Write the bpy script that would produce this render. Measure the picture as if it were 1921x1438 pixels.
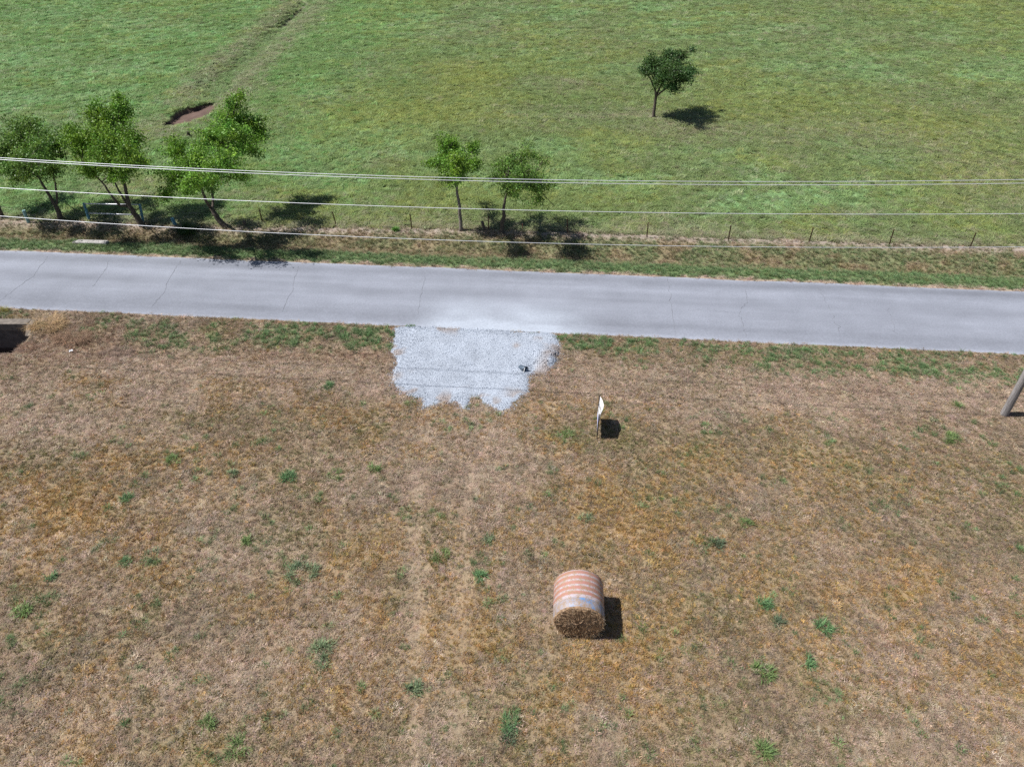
import bpy, math, random
import numpy as np

for o in list(bpy.data.objects):
    bpy.data.objects.remove(o)
SC = bpy.context.scene
COL = SC.collection

# ------------------------------------------------------------------ camera, sky, sun, exposure
CAM_H, PITCH, FPX, PW, PH = 19.0, math.radians(37.7), 1378.0, 1921.0, 1438.0
cd = bpy.data.cameras.new('camera')
cam = bpy.data.objects.new('camera', cd)
COL.objects.link(cam)
cam.location = (0, 0, CAM_H)
cam.rotation_euler = (math.pi / 2 - PITCH, 0, 0)
cd.sensor_fit = 'HORIZONTAL'
cd.sensor_width = 36.0
cd.lens = 36.0 * FPX / PW
cd.clip_start = 0.1
cd.clip_end = 6000
SC.camera = cam

SUN_EL = math.radians(56.5)
SUN_DIR = np.array([math.cos(SUN_EL) * math.cos(-0.02), math.cos(SUN_EL) * math.sin(-0.02), -math.sin(SUN_EL)])  # way the light travels
w = bpy.data.worlds.new('World')
SC.world = w
w.use_nodes = True
nt = w.node_tree
nt.nodes.clear()
sky = nt.nodes.new('ShaderNodeTexSky')
sky.sky_type = 'NISHITA'
sky.sun_disc = False
sky.sun_elevation = SUN_EL
sky.sun_rotation = math.atan2(-SUN_DIR[0], -SUN_DIR[1])
bg = nt.nodes.new('ShaderNodeBackground')
bg.inputs['Strength'].default_value = 0.055
wo = nt.nodes.new('ShaderNodeOutputWorld')
nt.links.new(sky.outputs[0], bg.inputs[0])
nt.links.new(bg.outputs[0], wo.inputs[0])

sl = bpy.data.lights.new('sun', 'SUN')
sl.energy = 5.0
sl.angle = math.radians(0.53)
sl.color = (1.0, 0.975, 0.94)
so = bpy.data.objects.new('sun', sl)
COL.objects.link(so)
from mathutils import Vector
so.rotation_euler = Vector(SUN_DIR).to_track_quat('-Z', 'Y').to_euler()
so.location = (-30, 0, 60)

SC.view_settings.view_transform = 'Standard'
SC.view_settings.look = 'None'
SC.view_settings.exposure = 0.42
SC.view_settings.gamma = 1.0
SC.view_settings.use_curve_mapping = False
SC.render.engine = 'CYCLES'
SC.cycles.max_bounces = 6
SC.cycles.diffuse_bounces = 3
SC.cycles.glossy_bounces = 2
SC.cycles.transmission_bounces = 3
SC.cycles.use_denoising = False

# ------------------------------------------------------------------ helpers: from the photograph's points to the ground
CP, SP = math.cos(PITCH), math.sin(PITCH)


def ray(x, y):
    a, b = (np.asarray(x, float) - PW / 2) / FPX, (PH / 2 - np.asarray(y, float)) / FPX
    return a, CP + SP * b, -SP + CP * b


def gnd(x, y, z=0.0):
    rx, ry, rz = ray(x, y)
    t = (z - CAM_H) / rz
    return np.array([rx * t, ry * t, z + 0 * rx])


def plane(x, y, Y):
    rx, ry, rz = ray(x, y)
    t = Y / ry
    return np.array([rx * t, Y, CAM_H + rz * t])


RNG = np.random.default_rng(11)
_LAT = np.random.default_rng(5).random((512, 512))


def vnoise(x, y, seed=0):
    x = np.asarray(x, float) + seed * 37.17
    y = np.asarray(y, float) + seed * 91.73
    xi, yi = np.floor(x).astype(int), np.floor(y).astype(int)
    fx, fy = x - xi, y - yi
    fx, fy = fx * fx * (3 - 2 * fx), fy * fy * (3 - 2 * fy)
    g = lambda i, j: _LAT[i % 512, j % 512]
    return (g(xi, yi) * (1 - fx) * (1 - fy) + g(xi + 1, yi) * fx * (1 - fy)
            + g(xi, yi + 1) * (1 - fx) * fy + g(xi + 1, yi + 1) * fx * fy)


def fbm(x, y, scale, octs=4, seed=0, gain=0.5):
    s, a, t = 0.0, 1.0, 0.0
    for k in range(octs):
        f = (2 ** k) / scale
        c, n = math.cos(0.7 * k), math.sin(0.7 * k)
        s = s + a * vnoise((c * x - n * y) * f, (n * x + c * y) * f, seed + 7 * k)
        t += a
        a *= gain
    return s / t


def ss(e0, e1, x):
    t = np.clip((np.asarray(x, float) - e0) / (e1 - e0), 0, 1)
    return t * t * (3 - 2 * t)


def blobs(x, y, spec):
    """soft patches: (photo x, photo y, half width, half height, strength)"""
    r = np.zeros_like(x)
    for (px, py, rx, ry, s) in spec:
        c = gnd(px, py)
        ax = abs(gnd(px + rx, py)[0] - c[0])
        ay = abs(gnd(px, py - ry)[1] - gnd(px, py + ry)[1]) / 2
        wob = 0.75 + 0.5 * fbm(x, y, 0.9, 2, seed=int(px) % 97)
        r = r + s * np.exp(-(((x - c[0]) / ax) ** 2 + ((y - c[1]) / ay) ** 2) / wob)
    return np.clip(r, 0, 1.2)


def seg_dist(x, y, pts):
    d = np.full_like(x, 1e9)
    for (x0, y0), (x1, y1) in zip(pts[:-1], pts[1:]):
        dx, dy = x1 - x0, y1 - y0
        t = np.clip(((x - x0) * dx + (y - y0) * dy) / (dx * dx + dy * dy), 0, 1)
        d = np.minimum(d, np.hypot(x - x0 - t * dx, y - y0 - t * dy))
    return d


def inside(x, y, poly):
    r = np.zeros(x.shape, bool)
    n = len(poly)
    for i in range(n):
        x0, y0 = poly[i]
        x1, y1 = poly[(i + 1) % n]
        c = (y0 > y) != (y1 > y)
        with np.errstate(divide='ignore', invalid='ignore'):
            r ^= c & (x < (x1 - x0) * (y - y0) / (y1 - y0 + 1e-12) + x0)
    return r


SLOPE = 0.082


def vv(x, y):
    return y + SLOPE * x                     # distance measured square to the road


def fence_v(x):
    return np.interp(x, [-60, -30, -16, -3, 8, 60], [37.75, 37.8, 37.95, 38.75, 38.92, 38.8])


ROAD0, ROAD1 = 28.56, 34.25
WINDH = 0.30                                 # heading the pasture grass is blown to

# ------------------------------------------------------------------ materials
def new_mat(name):
    m = bpy.data.materials.new(name)
    m.use_nodes = True
    n = m.node_tree
    n.nodes.clear()
    return m, n, n.nodes.new('ShaderNodeOutputMaterial')


def N(n, t, **kw):
    k = n.nodes.new(t)
    for a, b in kw.items():
        if a in k.inputs:
            k.inputs[a].default_value = b
        else:
            setattr(k, a, b)
    return k


def simple(name, colr, rough=0.7, metal=0.0, noise=0.0, nscale=8.0, bump=0.0, spec=0.3):
    m, n, out = new_mat(name)
    p = N(n, 'ShaderNodeBsdfPrincipled')
    p.inputs['Roughness'].default_value = rough
    p.inputs['Metallic'].default_value = metal
    p.inputs['Specular IOR Level'].default_value = spec
    tc = N(n, 'ShaderNodeTexCoord')
    nz = N(n, 'ShaderNodeTexNoise')
    nz.inputs['Scale'].default_value = nscale
    nz.inputs['Detail'].default_value = 6
    n.links.new(tc.outputs['Object'], nz.inputs['Vector'])
    r = N(n, 'ShaderNodeValToRGB')
    r.color_ramp.elements[0].position = 0.3
    r.color_ramp.elements[1].position = 0.7
    c = np.array(colr)
    r.color_ramp.elements[0].color = (*(c * (1 - noise)), 1)
    r.color_ramp.elements[1].color = (*np.clip(c * (1 + noise), 0, 0.95), 1)
    n.links.new(nz.outputs['Fac'], r.inputs[0])
    n.links.new(r.outputs[0], p.inputs['Base Color'])
    if bump:
        b = N(n, 'ShaderNodeBump')
        b.inputs['Strength'].default_value = bump
        b.inputs['Distance'].default_value = 0.02
        n.links.new(nz.outputs['Fac'], b.inputs['Height'])
        n.links.new(b.outputs[0], p.inputs['Normal'])
    n.links.new(p.outputs[0], out.inputs[0])
    return m


def blade_mat(name, instanced, transl=0.25, spec=0.25, rough=0.55):
    """thin plant blades: colour from an attribute, some light passes through"""
    m, n, out = new_mat(name)
    a = N(n, 'ShaderNodeAttribute')
    a.attribute_name = 'col'
    a.attribute_type = 'INSTANCER' if instanced else 'GEOMETRY'
    v = N(n, 'ShaderNodeAttribute')
    v.attribute_name = 'var'
    mx = N(n, 'ShaderNodeMix', data_type='RGBA', blend_type='MULTIPLY')
    mx.inputs['Factor'].default_value = 1.0
    n.links.new(a.outputs['Color'], mx.inputs['A'])
    n.links.new(v.outputs['Color'], mx.inputs['B'])
    c = mx.outputs['Result']
    p = N(n, 'ShaderNodeBsdfPrincipled')
    p.inputs['Roughness'].default_value = rough
    p.inputs['Specular IOR Level'].default_value = spec
    t = N(n, 'ShaderNodeBsdfTranslucent')
    n.links.new(c, p.inputs['Base Color'])
    n.links.new(c, t.inputs['Color'])
    s = N(n, 'ShaderNodeMixShader')
    s.inputs[0].default_value = transl
    n.links.new(p.outputs[0], s.inputs[1])
    n.links.new(t.outputs[0], s.inputs[2])
    n.links.new(s.outputs[0], out.inputs[0])
    return m


def ground_mat(name, fine=26.0, amp=0.35, bump=0.5, rough=0.9, spec=0.1, streak=None, coarse=3.0):
    m, n, out = new_mat(name)
    a = N(n, 'ShaderNodeAttribute')
    a.attribute_name = 'col'
    g = N(n, 'ShaderNodeNewGeometry')
    nz = N(n, 'ShaderNodeTexNoise')
    nz.inputs['Scale'].default_value = fine
    nz.inputs['Detail'].default_value = 5
    nz.inputs['Roughness'].default_value = 0.75
    n.links.new(g.outputs['Position'], nz.inputs['Vector'])
    n2 = N(n, 'ShaderNodeTexNoise')
    n2.inputs['Scale'].default_value = coarse
    n2.inputs['Detail'].default_value = 5
    n.links.new(g.outputs['Position'], n2.inputs['Vector'])
    mr = N(n, 'ShaderNodeMapRange')
    mr.inputs['From Min'].default_value = 0.25
    mr.inputs['From Max'].default_value = 0.75
    mr.inputs['To Min'].default_value = 1 - amp
    mr.inputs['To Max'].default_value = 1 + amp
    n.links.new(nz.outputs['Fac'], mr.inputs['Value'])
    m2 = N(n, 'ShaderNodeMapRange')
    m2.inputs['From Min'].default_value = 0.25
    m2.inputs['From Max'].default_value = 0.75
    m2.inputs['To Min'].default_value = 1 - amp * 0.35
    m2.inputs['To Max'].default_value = 1 + amp * 0.35
    n.links.new(n2.outputs['Fac'], m2.inputs['Value'])
    mm = N(n, 'ShaderNodeMath', operation='MULTIPLY')
    n.links.new(mr.outputs[0], mm.inputs[0])
    n.links.new(m2.outputs[0], mm.inputs[1])
    vm = N(n, 'ShaderNodeVectorMath', operation='SCALE')
    n.links.new(a.outputs['Color'], vm.inputs[0])
    n.links.new(mm.outputs[0], vm.inputs['Scale'])
    p = N(n, 'ShaderNodeBsdfPrincipled')
    p.inputs['Roughness'].default_value = rough
    p.inputs['Specular IOR Level'].default_value = spec
    n.links.new(vm.outputs[0], p.inputs['Base Color'])
    b = N(n, 'ShaderNodeBump')
    b.inputs['Strength'].default_value = bump
    b.inputs['Distance'].default_value = 0.03
    n.links.new(nz.outputs['Fac'], b.inputs['Height'])
    n.links.new(b.outputs[0], p.inputs['Normal'])
    n.links.new(p.outputs[0], out.inputs[0])
    return m


M = {}
M['ground'] = ground_mat('soil_and_thatch')
M['road'] = ground_mat('worn_chip_seal', fine=13.0, amp=0.20, bump=0.3, rough=0.85, spec=0.25, coarse=0.8)
M['gravel_sheet'] = ground_mat('crushed_stone_bed', fine=30.0, amp=0.14, bump=0.6, rough=0.95, spec=0.1, coarse=2.0)
M['grass'] = blade_mat('grass_blades', True)
M['plant'] = blade_mat('weed_blades', False)
M['leaf'] = blade_mat('tree_leaves', False, transl=0.28, spec=0.3, rough=0.5)
M['stone'] = blade_mat('crushed_stone', True, transl=0.0, spec=0.2, rough=0.9)
M['bark'] = simple('bark', (0.105, 0.085, 0.07), 0.95, noise=0.5, nscale=14, bump=0.6)
M['pale_bark'] = simple('pale_bark', (0.2, 0.17, 0.15), 0.95, noise=0.45, nscale=16, bump=0.6)
M['rust'] = simple('rusty_steel', (0.13, 0.055, 0.035), 0.8, noise=0.3, nscale=20)
M['wire'] = simple('fence_wire', (0.2, 0.18, 0.17), 0.6, metal=0.6)
M['aluminium'] = simple('aluminium_cable', (0.70, 0.72, 0.77), 0.5, metal=0.45, spec=0.4)
M['blue_paint'] = simple('weathered_blue_paint', (0.10, 0.24, 0.33), 0.6, noise=0.25, nscale=9)
M['pale_paint'] = simple('weathered_teal_paint', (0.22, 0.36, 0.38), 0.6, noise=0.25, nscale=9)
M['pipe'] = simple('galvanised_pipe', (0.62, 0.63, 0.68), 0.45, metal=0.4, noise=0.3, nscale=3)
M['concrete'] = simple('weathered_concrete', (0.34, 0.325, 0.31), 0.9, noise=0.35, nscale=7, bump=0.4)
M['slab'] = simple('soiled_concrete', (0.165, 0.142, 0.12), 0.9, noise=0.35, nscale=6, bump=0.4)
M['dark_concrete'] = simple('stained_concrete', (0.14, 0.135, 0.13), 0.9, noise=0.35, nscale=5, bump=0.4)
M['oldwood'] = simple('old_wood', (0.12, 0.095, 0.08), 0.95, noise=0.4, nscale=15, bump=0.5)
M['black'] = simple('hole_shade_black', (0.02, 0.02, 0.02), 0.9)
M['white'] = simple('white_plastic', (0.8, 0.8, 0.8), 0.5)
M['darkmetal'] = simple('dark_post', (0.05, 0.035, 0.03), 0.7, noise=0.3)
M['bluemetal'] = simple('dull_galvanised', (0.10, 0.13, 0.17), 0.5, metal=0.4, noise=0.3)
M['ceramic'] = simple('insulator_ceramic', (0.35, 0.33, 0.3), 0.3)

# weathered pole wood, streaked along its length
m, n, out = new_mat('pole_wood')
tc = N(n, 'ShaderNodeTexCoord')
mp = N(n, 'ShaderNodeMapping')
mp.inputs['Scale'].default_value = (14, 14, 0.9)
n.links.new(tc.outputs['Object'], mp.inputs['Vector'])
nz = N(n, 'ShaderNodeTexNoise')
nz.inputs['Scale'].default_value = 2.2
nz.inputs['Detail'].default_value = 8
nz.inputs['Roughness'].default_value = 0.7
n.links.new(mp.outputs[0], nz.inputs['Vector'])
r = N(n, 'ShaderNodeValToRGB')
r.color_ramp.elements[0].position, r.color_ramp.elements[1].position = 0.32, 0.66
r.color_ramp.elements[0].color = (0.13, 0.115, 0.11, 1)
r.color_ramp.elements[1].color = (0.36, 0.34, 0.335, 1)
n.links.new(nz.outputs['Fac'], r.inputs[0])
p = N(n, 'ShaderNodeBsdfPrincipled')
p.inputs['Roughness'].default_value = 0.9
n.links.new(r.outputs[0], p.inputs['Base Color'])
b = N(n, 'ShaderNodeBump')
b.inputs['Strength'].default_value = 0.7
b.inputs['Distance'].default_value = 0.02
n.links.new(nz.outputs['Fac'], b.inputs['Height'])
n.links.new(b.outputs[0], p.inputs['Normal'])
n.links.new(p.outputs[0], out.inputs[0])
M['pole'] = m

# ------------------------------------------------------------------ mesh helpers
def link(o, parent=None):
    COL.objects.link(o)
    if parent is not None:
        o.parent = parent
    return o


def mesh_obj(name, verts, faces, mat, parent=None, smooth=False, attrs=None, add=True):
    me = bpy.data.meshes.new(name)
    if isinstance(verts, np.ndarray):
        verts = verts.tolist()
    if isinstance(faces, np.ndarray):
        faces = faces.tolist()
    me.from_pydata(verts, [], faces)
    me.materials.append(mat)
    if smooth:
        me.polygons.foreach_set('use_smooth', np.ones(len(me.polygons), bool))
    for k, arr in (attrs or {}).items():
        a = me.attributes.new(k, 'FLOAT_COLOR', 'POINT')
        arr = np.asarray(arr, np.float32)
        if arr.shape[1] == 3:
            arr = np.concatenate([arr, np.ones((len(arr), 1), np.float32)], 1)
        a.data.foreach_set('color', arr.ravel())
    me.update()
    o = bpy.data.objects.new(name, me)
    if add:
        link(o, parent)
    return o


def tag(o, label=None, cat=None, group=None, kind=None):
    if label:
        o['label'] = label
    if cat:
        o['category'] = cat
    if group:
        o['group'] = group
    if kind:
        o['kind'] = kind
    return o


def thing(name, label, cat, loc=(0, 0, 0), rz=0.0, group=None):
    o = bpy.data.objects.new(name, None)
    o.empty_display_size = 0.2
    o.location = loc
    o.rotation_euler = (0, 0, rz)
    COL.objects.link(o)
    return tag(o, label, cat, group)


def tube(path, radii, sides=6, cap=True):
    """swept tube along points; returns verts, faces"""
    P = np.asarray(path, float)
    V, F = [], []
    n = len(P)
    ref = np.array([0.31, 0.87, 0.38])
    for i in range(n):
        d = P[min(i + 1, n - 1)] - P[max(i - 1, 0)]
        d = d / (np.linalg.norm(d) + 1e-9)
        u = np.cross(d, ref)
        if np.linalg.norm(u) < 1e-3:
            u = np.cross(d, np.array([1.0, 0, 0]))
        u /= np.linalg.norm(u)
        q = np.cross(d, u)
        for k in range(sides):
            a = 2 * math.pi * k / sides
            V.append(P[i] + radii[i] * (math.cos(a) * u + math.sin(a) * q))
    for i in range(n - 1):
        for k in range(sides):
            k2 = (k + 1) % sides
            F.append((i * sides + k, i * sides + k2, (i + 1) * sides + k2, (i + 1) * sides + k))
    if cap:
        F.append(tuple(range(sides))[::-1])
        F.append(tuple((n - 1) * sides + k for k in range(sides)))
    return V, F


def join(parts):
    V, F = [], []
    for v, f in parts:
        k = len(V)
        V.extend(list(map(tuple, v)))
        F.extend([tuple(i + k for i in q) for q in f])
    return V, F


def box(x0, x1, y0, y1, z0, z1, bev=0.0):
    """box with chamfered edges (top and sides)"""
    if bev <= 0:
        V = [(x, y, z) for z in (z0, z1) for y in (y0, y1) for x in (x0, x1)]
        F = [(0, 2, 3, 1), (4, 5, 7, 6), (0, 1, 5, 4), (2, 6, 7, 3), (0, 4, 6, 2), (1, 3, 7, 5)]
        return V, F
    b = bev
    V, F = [], []
    def oct_(i, z):
        a0, a1, c0, c1 = x0 + i, x1 - i, y0 + i, y1 - i
        return [(a0 + b, c0, z), (a1 - b, c0, z), (a1, c0 + b, z), (a1, c1 - b, z),
                (a1 - b, c1, z), (a0 + b, c1, z), (a0, c1 - b, z), (a0, c0 + b, z)]
    for i, z in ((0, z0), (0, z1 - b), (b, z1)):
        V += oct_(i, z)
    for l in (0, 1):
        for k in range(8):
            k2 = (k + 1) % 8
            F.append((l * 8 + k, l * 8 + k2, l * 8 + 8 + k2, l * 8 + 8 + k))
    F.append(tuple(range(16, 24)))
    F.append(tuple(range(7, -1, -1)))
    return V, F


# ------------------------------------------------------------------ where things lie on the ground
GRAVEL_Z = [(205, 290), (300, 278), (400, 272), (550, 278), (700, 284), (850, 292), (1000, 300), (1200, 318), (1350, 330), (1500, 340), (1640, 352),
            (1690, 430), (1705, 500), (1650, 580), (1600, 620), (1560, 680), (1470, 690), (1400, 690), (1390, 740), (1420, 800), (1400, 860),
            (1330, 890), (1290, 930), (1230, 990), (1160, 1020), (1080, 990), (1000, 940), (940, 880), (880, 900), (850, 990), (800, 1000),
            (760, 940), (620, 935), (520, 965), (460, 995), (430, 960), (410, 900), (290, 870), (230, 840), (190, 790), (160, 690), (200, 620),
            (210, 540), (175, 470), (165, 370)]
GRAVEL = [tuple(gnd(700 + a / 4.8025, 560 + b / 4.8025)[:2]) for a, b in GRAVEL_Z]
GRAVEL = [(x, y + 0.30 if i < 11 else y) for i, (x, y) in enumerate(GRAVEL)]
PIT = gnd(361, 213)[:2]
GULLY = [tuple(gnd(a, b)[:2]) for a, b in ((378, 200), (420, 150), (470, 100), (520, 55), (548, 30), (580, 2))] + [(-38, 150)]
DARK_GULLY = [tuple(gnd(a, b)[:2]) for a, b in ((525, 48), (548, 28), (575, 2))] + [(-37, 125)]


def gravel_signed(x, y):
    """distance inside the gravel apron (positive inside), with a ragged edge"""
    d = seg_dist(x, y, GRAVEL + [GRAVEL[0]])
    d = np.where(inside(x, y, GRAVEL), d, -d)
    return d + 0.30 * (fbm(x, y, 0.45, 3, seed=3) - 0.5)


def pit_depth(x, y):
    dx, dy = x - PIT[0], y - PIT[1]
    a = 1.30
    u, q = dx * math.cos(a) + dy * math.sin(a), -dx * math.sin(a) + dy * math.cos(a)
    rr = np.sqrt((u / 3.3) ** 2 + (q / 1.65) ** 2) + 0.50 * (fbm(x, y, 0.8, 4, seed=8) - 0.5)
    return (1 - ss(0.80, 1.0, rr)) * (0.55 + 0.45 * ss(-0.4, 1.2, q))


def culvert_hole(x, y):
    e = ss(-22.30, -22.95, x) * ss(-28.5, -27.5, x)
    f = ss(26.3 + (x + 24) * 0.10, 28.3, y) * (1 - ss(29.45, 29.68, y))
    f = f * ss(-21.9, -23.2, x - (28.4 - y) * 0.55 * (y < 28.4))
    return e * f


def height(x, y):
    v = vv(x, y)
    away = ss(0.0, 3.0, np.maximum(ROAD0 - v, v - ROAD1))
    h = 0.10 * (fbm(x, y, 7.0, 3, seed=1) - 0.5) * away
    h = h + 0.035 * (fbm(x, y, 0.9, 3, seed=2) - 0.5) * ss(0.2, 1.0, np.maximum(ROAD0 - v, v - ROAD1))
    h = h - 0.13 * np.exp(-((v - 25.7) / 0.9) ** 2) * ss(6, -2, x) * (1 - ss(-7.5, -4.5, x) * (1 - ss(3, 5, x)))
    h = h - 0.22 * np.exp(-((v - 36.4) / 0.8) ** 2)
    h = h + 0.05 * np.exp(-((v - fence_v(x)) / 0.5) ** 2)
    h = h - 0.42 * pit_depth(x, y)
    gd = seg_dist(x, y, GULLY)
    h = h - 0.28 * np.exp(-(gd / 1.6) ** 2) * ss(62, 66, y)
    h = h - 0.30 * np.exp(-(seg_dist(x, y, DARK_GULLY) / 0.7) ** 2)
    h = h - 0.035 * tracks(x, y)
    h = h - 1.6 * culvert_hole(x, y)
    gi = gravel_signed(x, y)
    h = h - 0.05 * ss(0.1, 0.35, gi) - 0.30 * np.exp(-(((x - 0.98) / 0.5) ** 2 + ((y - 25.85) / 0.6) ** 2)) * ss(0.0, 0.2, gi)
    inroad = ss(0.0, 0.3, v - ROAD0) * ss(0.0, 0.3, ROAD1 - v)
    return h - 0.05 * inroad


def hz(x, y):
    return float(height(np.array([float(x)]), np.array([float(y)]))[0])


# ------------------------------------------------------------------ colour of the ground cover
C_BASE = np.array([0.325, 0.234, 0.152])
C_PALE = np.array([0.468, 0.362, 0.284])
C_ORNG = np.array([0.430, 0.278, 0.104])
C_OLIV = np.array([0.210, 0.196, 0.085])
C_GREN = np.array([0.135, 0.235, 0.095])
C_GRAY = np.array([0.215, 0.170, 0.128])
C_REDD = np.array([0.265, 0.172, 0.118])
P_TURF = np.array([0.210, 0.276, 0.092])
P_WIND_SHEEN = np.array([0.278, 0.455, 0.205])  # paler blue-green: gloss of the leaning blades put into their colour
P_YELL = np.array([0.300, 0.325, 0.085])
P_BROW = np.array([0.330, 0.300, 0.205])
P_LUSH = np.array([0.148, 0.345, 0.090])
P_DULL = np.array([0.190, 0.262, 0.110])
SOIL = np.array([0.125, 0.085, 0.070])

ORANGE = [(180, 960, 200, 100, .8), (60, 980, 120, 80, .6), (520, 1130, 110, 45, .7), (300, 870, 150, 45, .5), (860, 1140, 120, 60, .7),
          (1000, 1230, 170, 60, .8), (1000, 1000, 200, 55, .6), (1250, 940, 180, 60, .6), (1330, 860, 90, 35, .6), (775, 775, 42, 22, .9),
          (1850, 1270, 170, 150, .8), (1480, 1200, 150, 70, .5), (1650, 900, 200, 50, .4), (1150, 1150, 150, 110, .6), (600, 1330, 130, 60, .4),
          (100, 1420, 180, 40, .4), (850, 845, 80, 25, .6), (1150, 1000, 160, 60, .5), (700, 1250, 160, 60, .4), (1750, 1120, 160, 60, .35)]
PALE = [(140, 808, 110, 38, .9), (200, 742, 200, 22, .7), (860, 815, 120, 45, .6), (920, 890, 60, 40, .6), (1450, 745, 360, 32, .9), (450, 1030, 130, 50, .4),
        (300, 1310, 220, 60, .5), (1650, 1240, 120, 45, .5), (640, 735, 120, 20, .6), (800, 1250, 45, 160, .45), (940, 1000, 40, 160, .35), (1750, 740, 180, 30, .6),
        (780, 900, 60, 60, .4), (400, 700, 260, 14, .6), (1280, 700, 160, 16, .5), (1700, 1400, 200, 50, .4), (1830, 1160, 60, 40, .4)]
OLIVE = [(400, 790, 130, 22, .7), (700, 810, 45, 28, .8), (1250, 830, 160, 28, .6), (1520, 850, 130, 40, .6), (560, 1000, 120, 50, .5), (1330, 1140, 90, 50, .5),
         (1600, 1310, 130, 35, .5), (1250, 925, 50, 40, .6), (1150, 805, 70, 26, .7), (80, 1230, 80, 60, .5), (60, 850, 90, 40, .5), (600, 880, 130, 40, .4),
         (1060, 820, 50, 22, .6), (1480, 960, 120, 40, .4), (1800, 900, 150, 50, .5), (1880, 980, 120, 50, .5), (830, 1040, 50, 50, .4), (430, 1400, 120, 40, .5), (1340, 1420, 60, 40, .4),
         (1080, 1420, 100, 30, .6), (720, 1400, 60, 30, .4)]
GREENP = [(590, 625, 120, 20, .8), (700, 628, 50, 22, .9), (330, 640, 80, 16, .5), (1140, 642, 110, 12, .8), (1400, 655, 180, 13, .45), (1560, 690, 250, 16, .4),
          (1820, 700, 100, 20, .5), (1750, 665, 200, 10, .4), (745, 600, 20, 8, .7)]
REDDISH = [(130, 640, 90, 26, .9), (60, 660, 80, 20, .9), (220, 660, 60, 18, .7), (1640, 1090, 32, 22, .7), (1700, 1218, 40, 10, .7), (650, 668, 160, 8, .8), (1600, 740, 60, 10, .4)]

WIND = [(120, 80, 230, 110, .9), (330, 50, 240, 60, .7), (60, 190, 160, 40, .6), (330, 150, 90, 40, .7), (720, 50, 130, 45, .5), (1000, 50, 160, 32, .6),
        (1130, 20, 220, 28, .7), (960, 100, 90, 20, .5), (1440, 380, 210, 32, .7), (1560, 350, 160, 20, .4), (1740, 145, 210, 18, .75), (1600, 120, 120, 18, .5),
        (660, 330, 80, 26, .6), (560, 280, 60, 28, .5), (1120, 340, 120, 22, .5), (620, 150, 60, 40, .6), (600, 200, 40, 30, .5), (1340, 50, 160, 30, .5),
        (1040, 270, 60, 16, .4), (870, 280, 50, 18, .4), (700, 270, 60, 20, .5), (1330, 290, 80, 16, .4), (640, 380, 50, 16, .5), (1280, 365, 120, 24, .5), (1740, 75, 100, 14, .5)]
YELLOW = [(880, 140, 80, 35, .8), (660, 210, 110, 60, .6), (1500, 180, 160, 26, .5), (1700, 235, 190, 26, .5), (1850, 30, 120, 40, .5), (1000, 60, 60, 26, .4), (1060, 80, 120, 20, .4),
          (560, 390, 60, 30, .5), (800, 220, 120, 30, .4), (1420, 200, 120, 26, .4), (1750, 330, 160, 20, .4), (330, 30, 50, 24, .4), (230, 82, 50, 14, .4), (1350, 145, 120, 24, .4)]
BROWNP = [(1115, 219, 50, 5, .8), (1190, 215, 60, 6, .5), (1290, 240, 80, 16, .5), (300, 245, 60, 20, .5), (240, 350, 90, 20, .5), (1060, 160, 60, 14, .35),
          (1640, 250, 200, 26, .3), (720, 300, 40, 16, .3), (1850, 330, 120, 30, .35), (1600, 400, 60, 10, .5), (1250, 420, 60, 16, .4), (440, 365, 60, 14, .3), (860, 50, 80, 24, .3), (1500, 60, 60, 20, .3)]


TRACKS = [[tuple(gnd(a, b)[:2]) for a, b in t] for t in (((805, 800), (790, 860), (776, 1000), (780, 1230), (772, 1500)), ((915, 800), (885, 880), (868, 1000), (864, 1170), (852, 1500)),
                                                         ((850, 900), (842, 1100), (838, 1230), (828, 1400)))]


def tracks(x, y):
    r = np.zeros_like(x)
    for t, s_, w_ in zip(TRACKS, (1.0, 1.0, 0.5), (0.33, 0.33, 0.16)):
        r = np.maximum(r, s_ * np.exp(-(seg_dist(x, y, t) / w_) ** 2))
    return r * ss(0.22, 0.50, fbm(x, y, 1.4, 3, seed=27)) * (0.5 + 0.5 * ss(26, 18, y))


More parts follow.
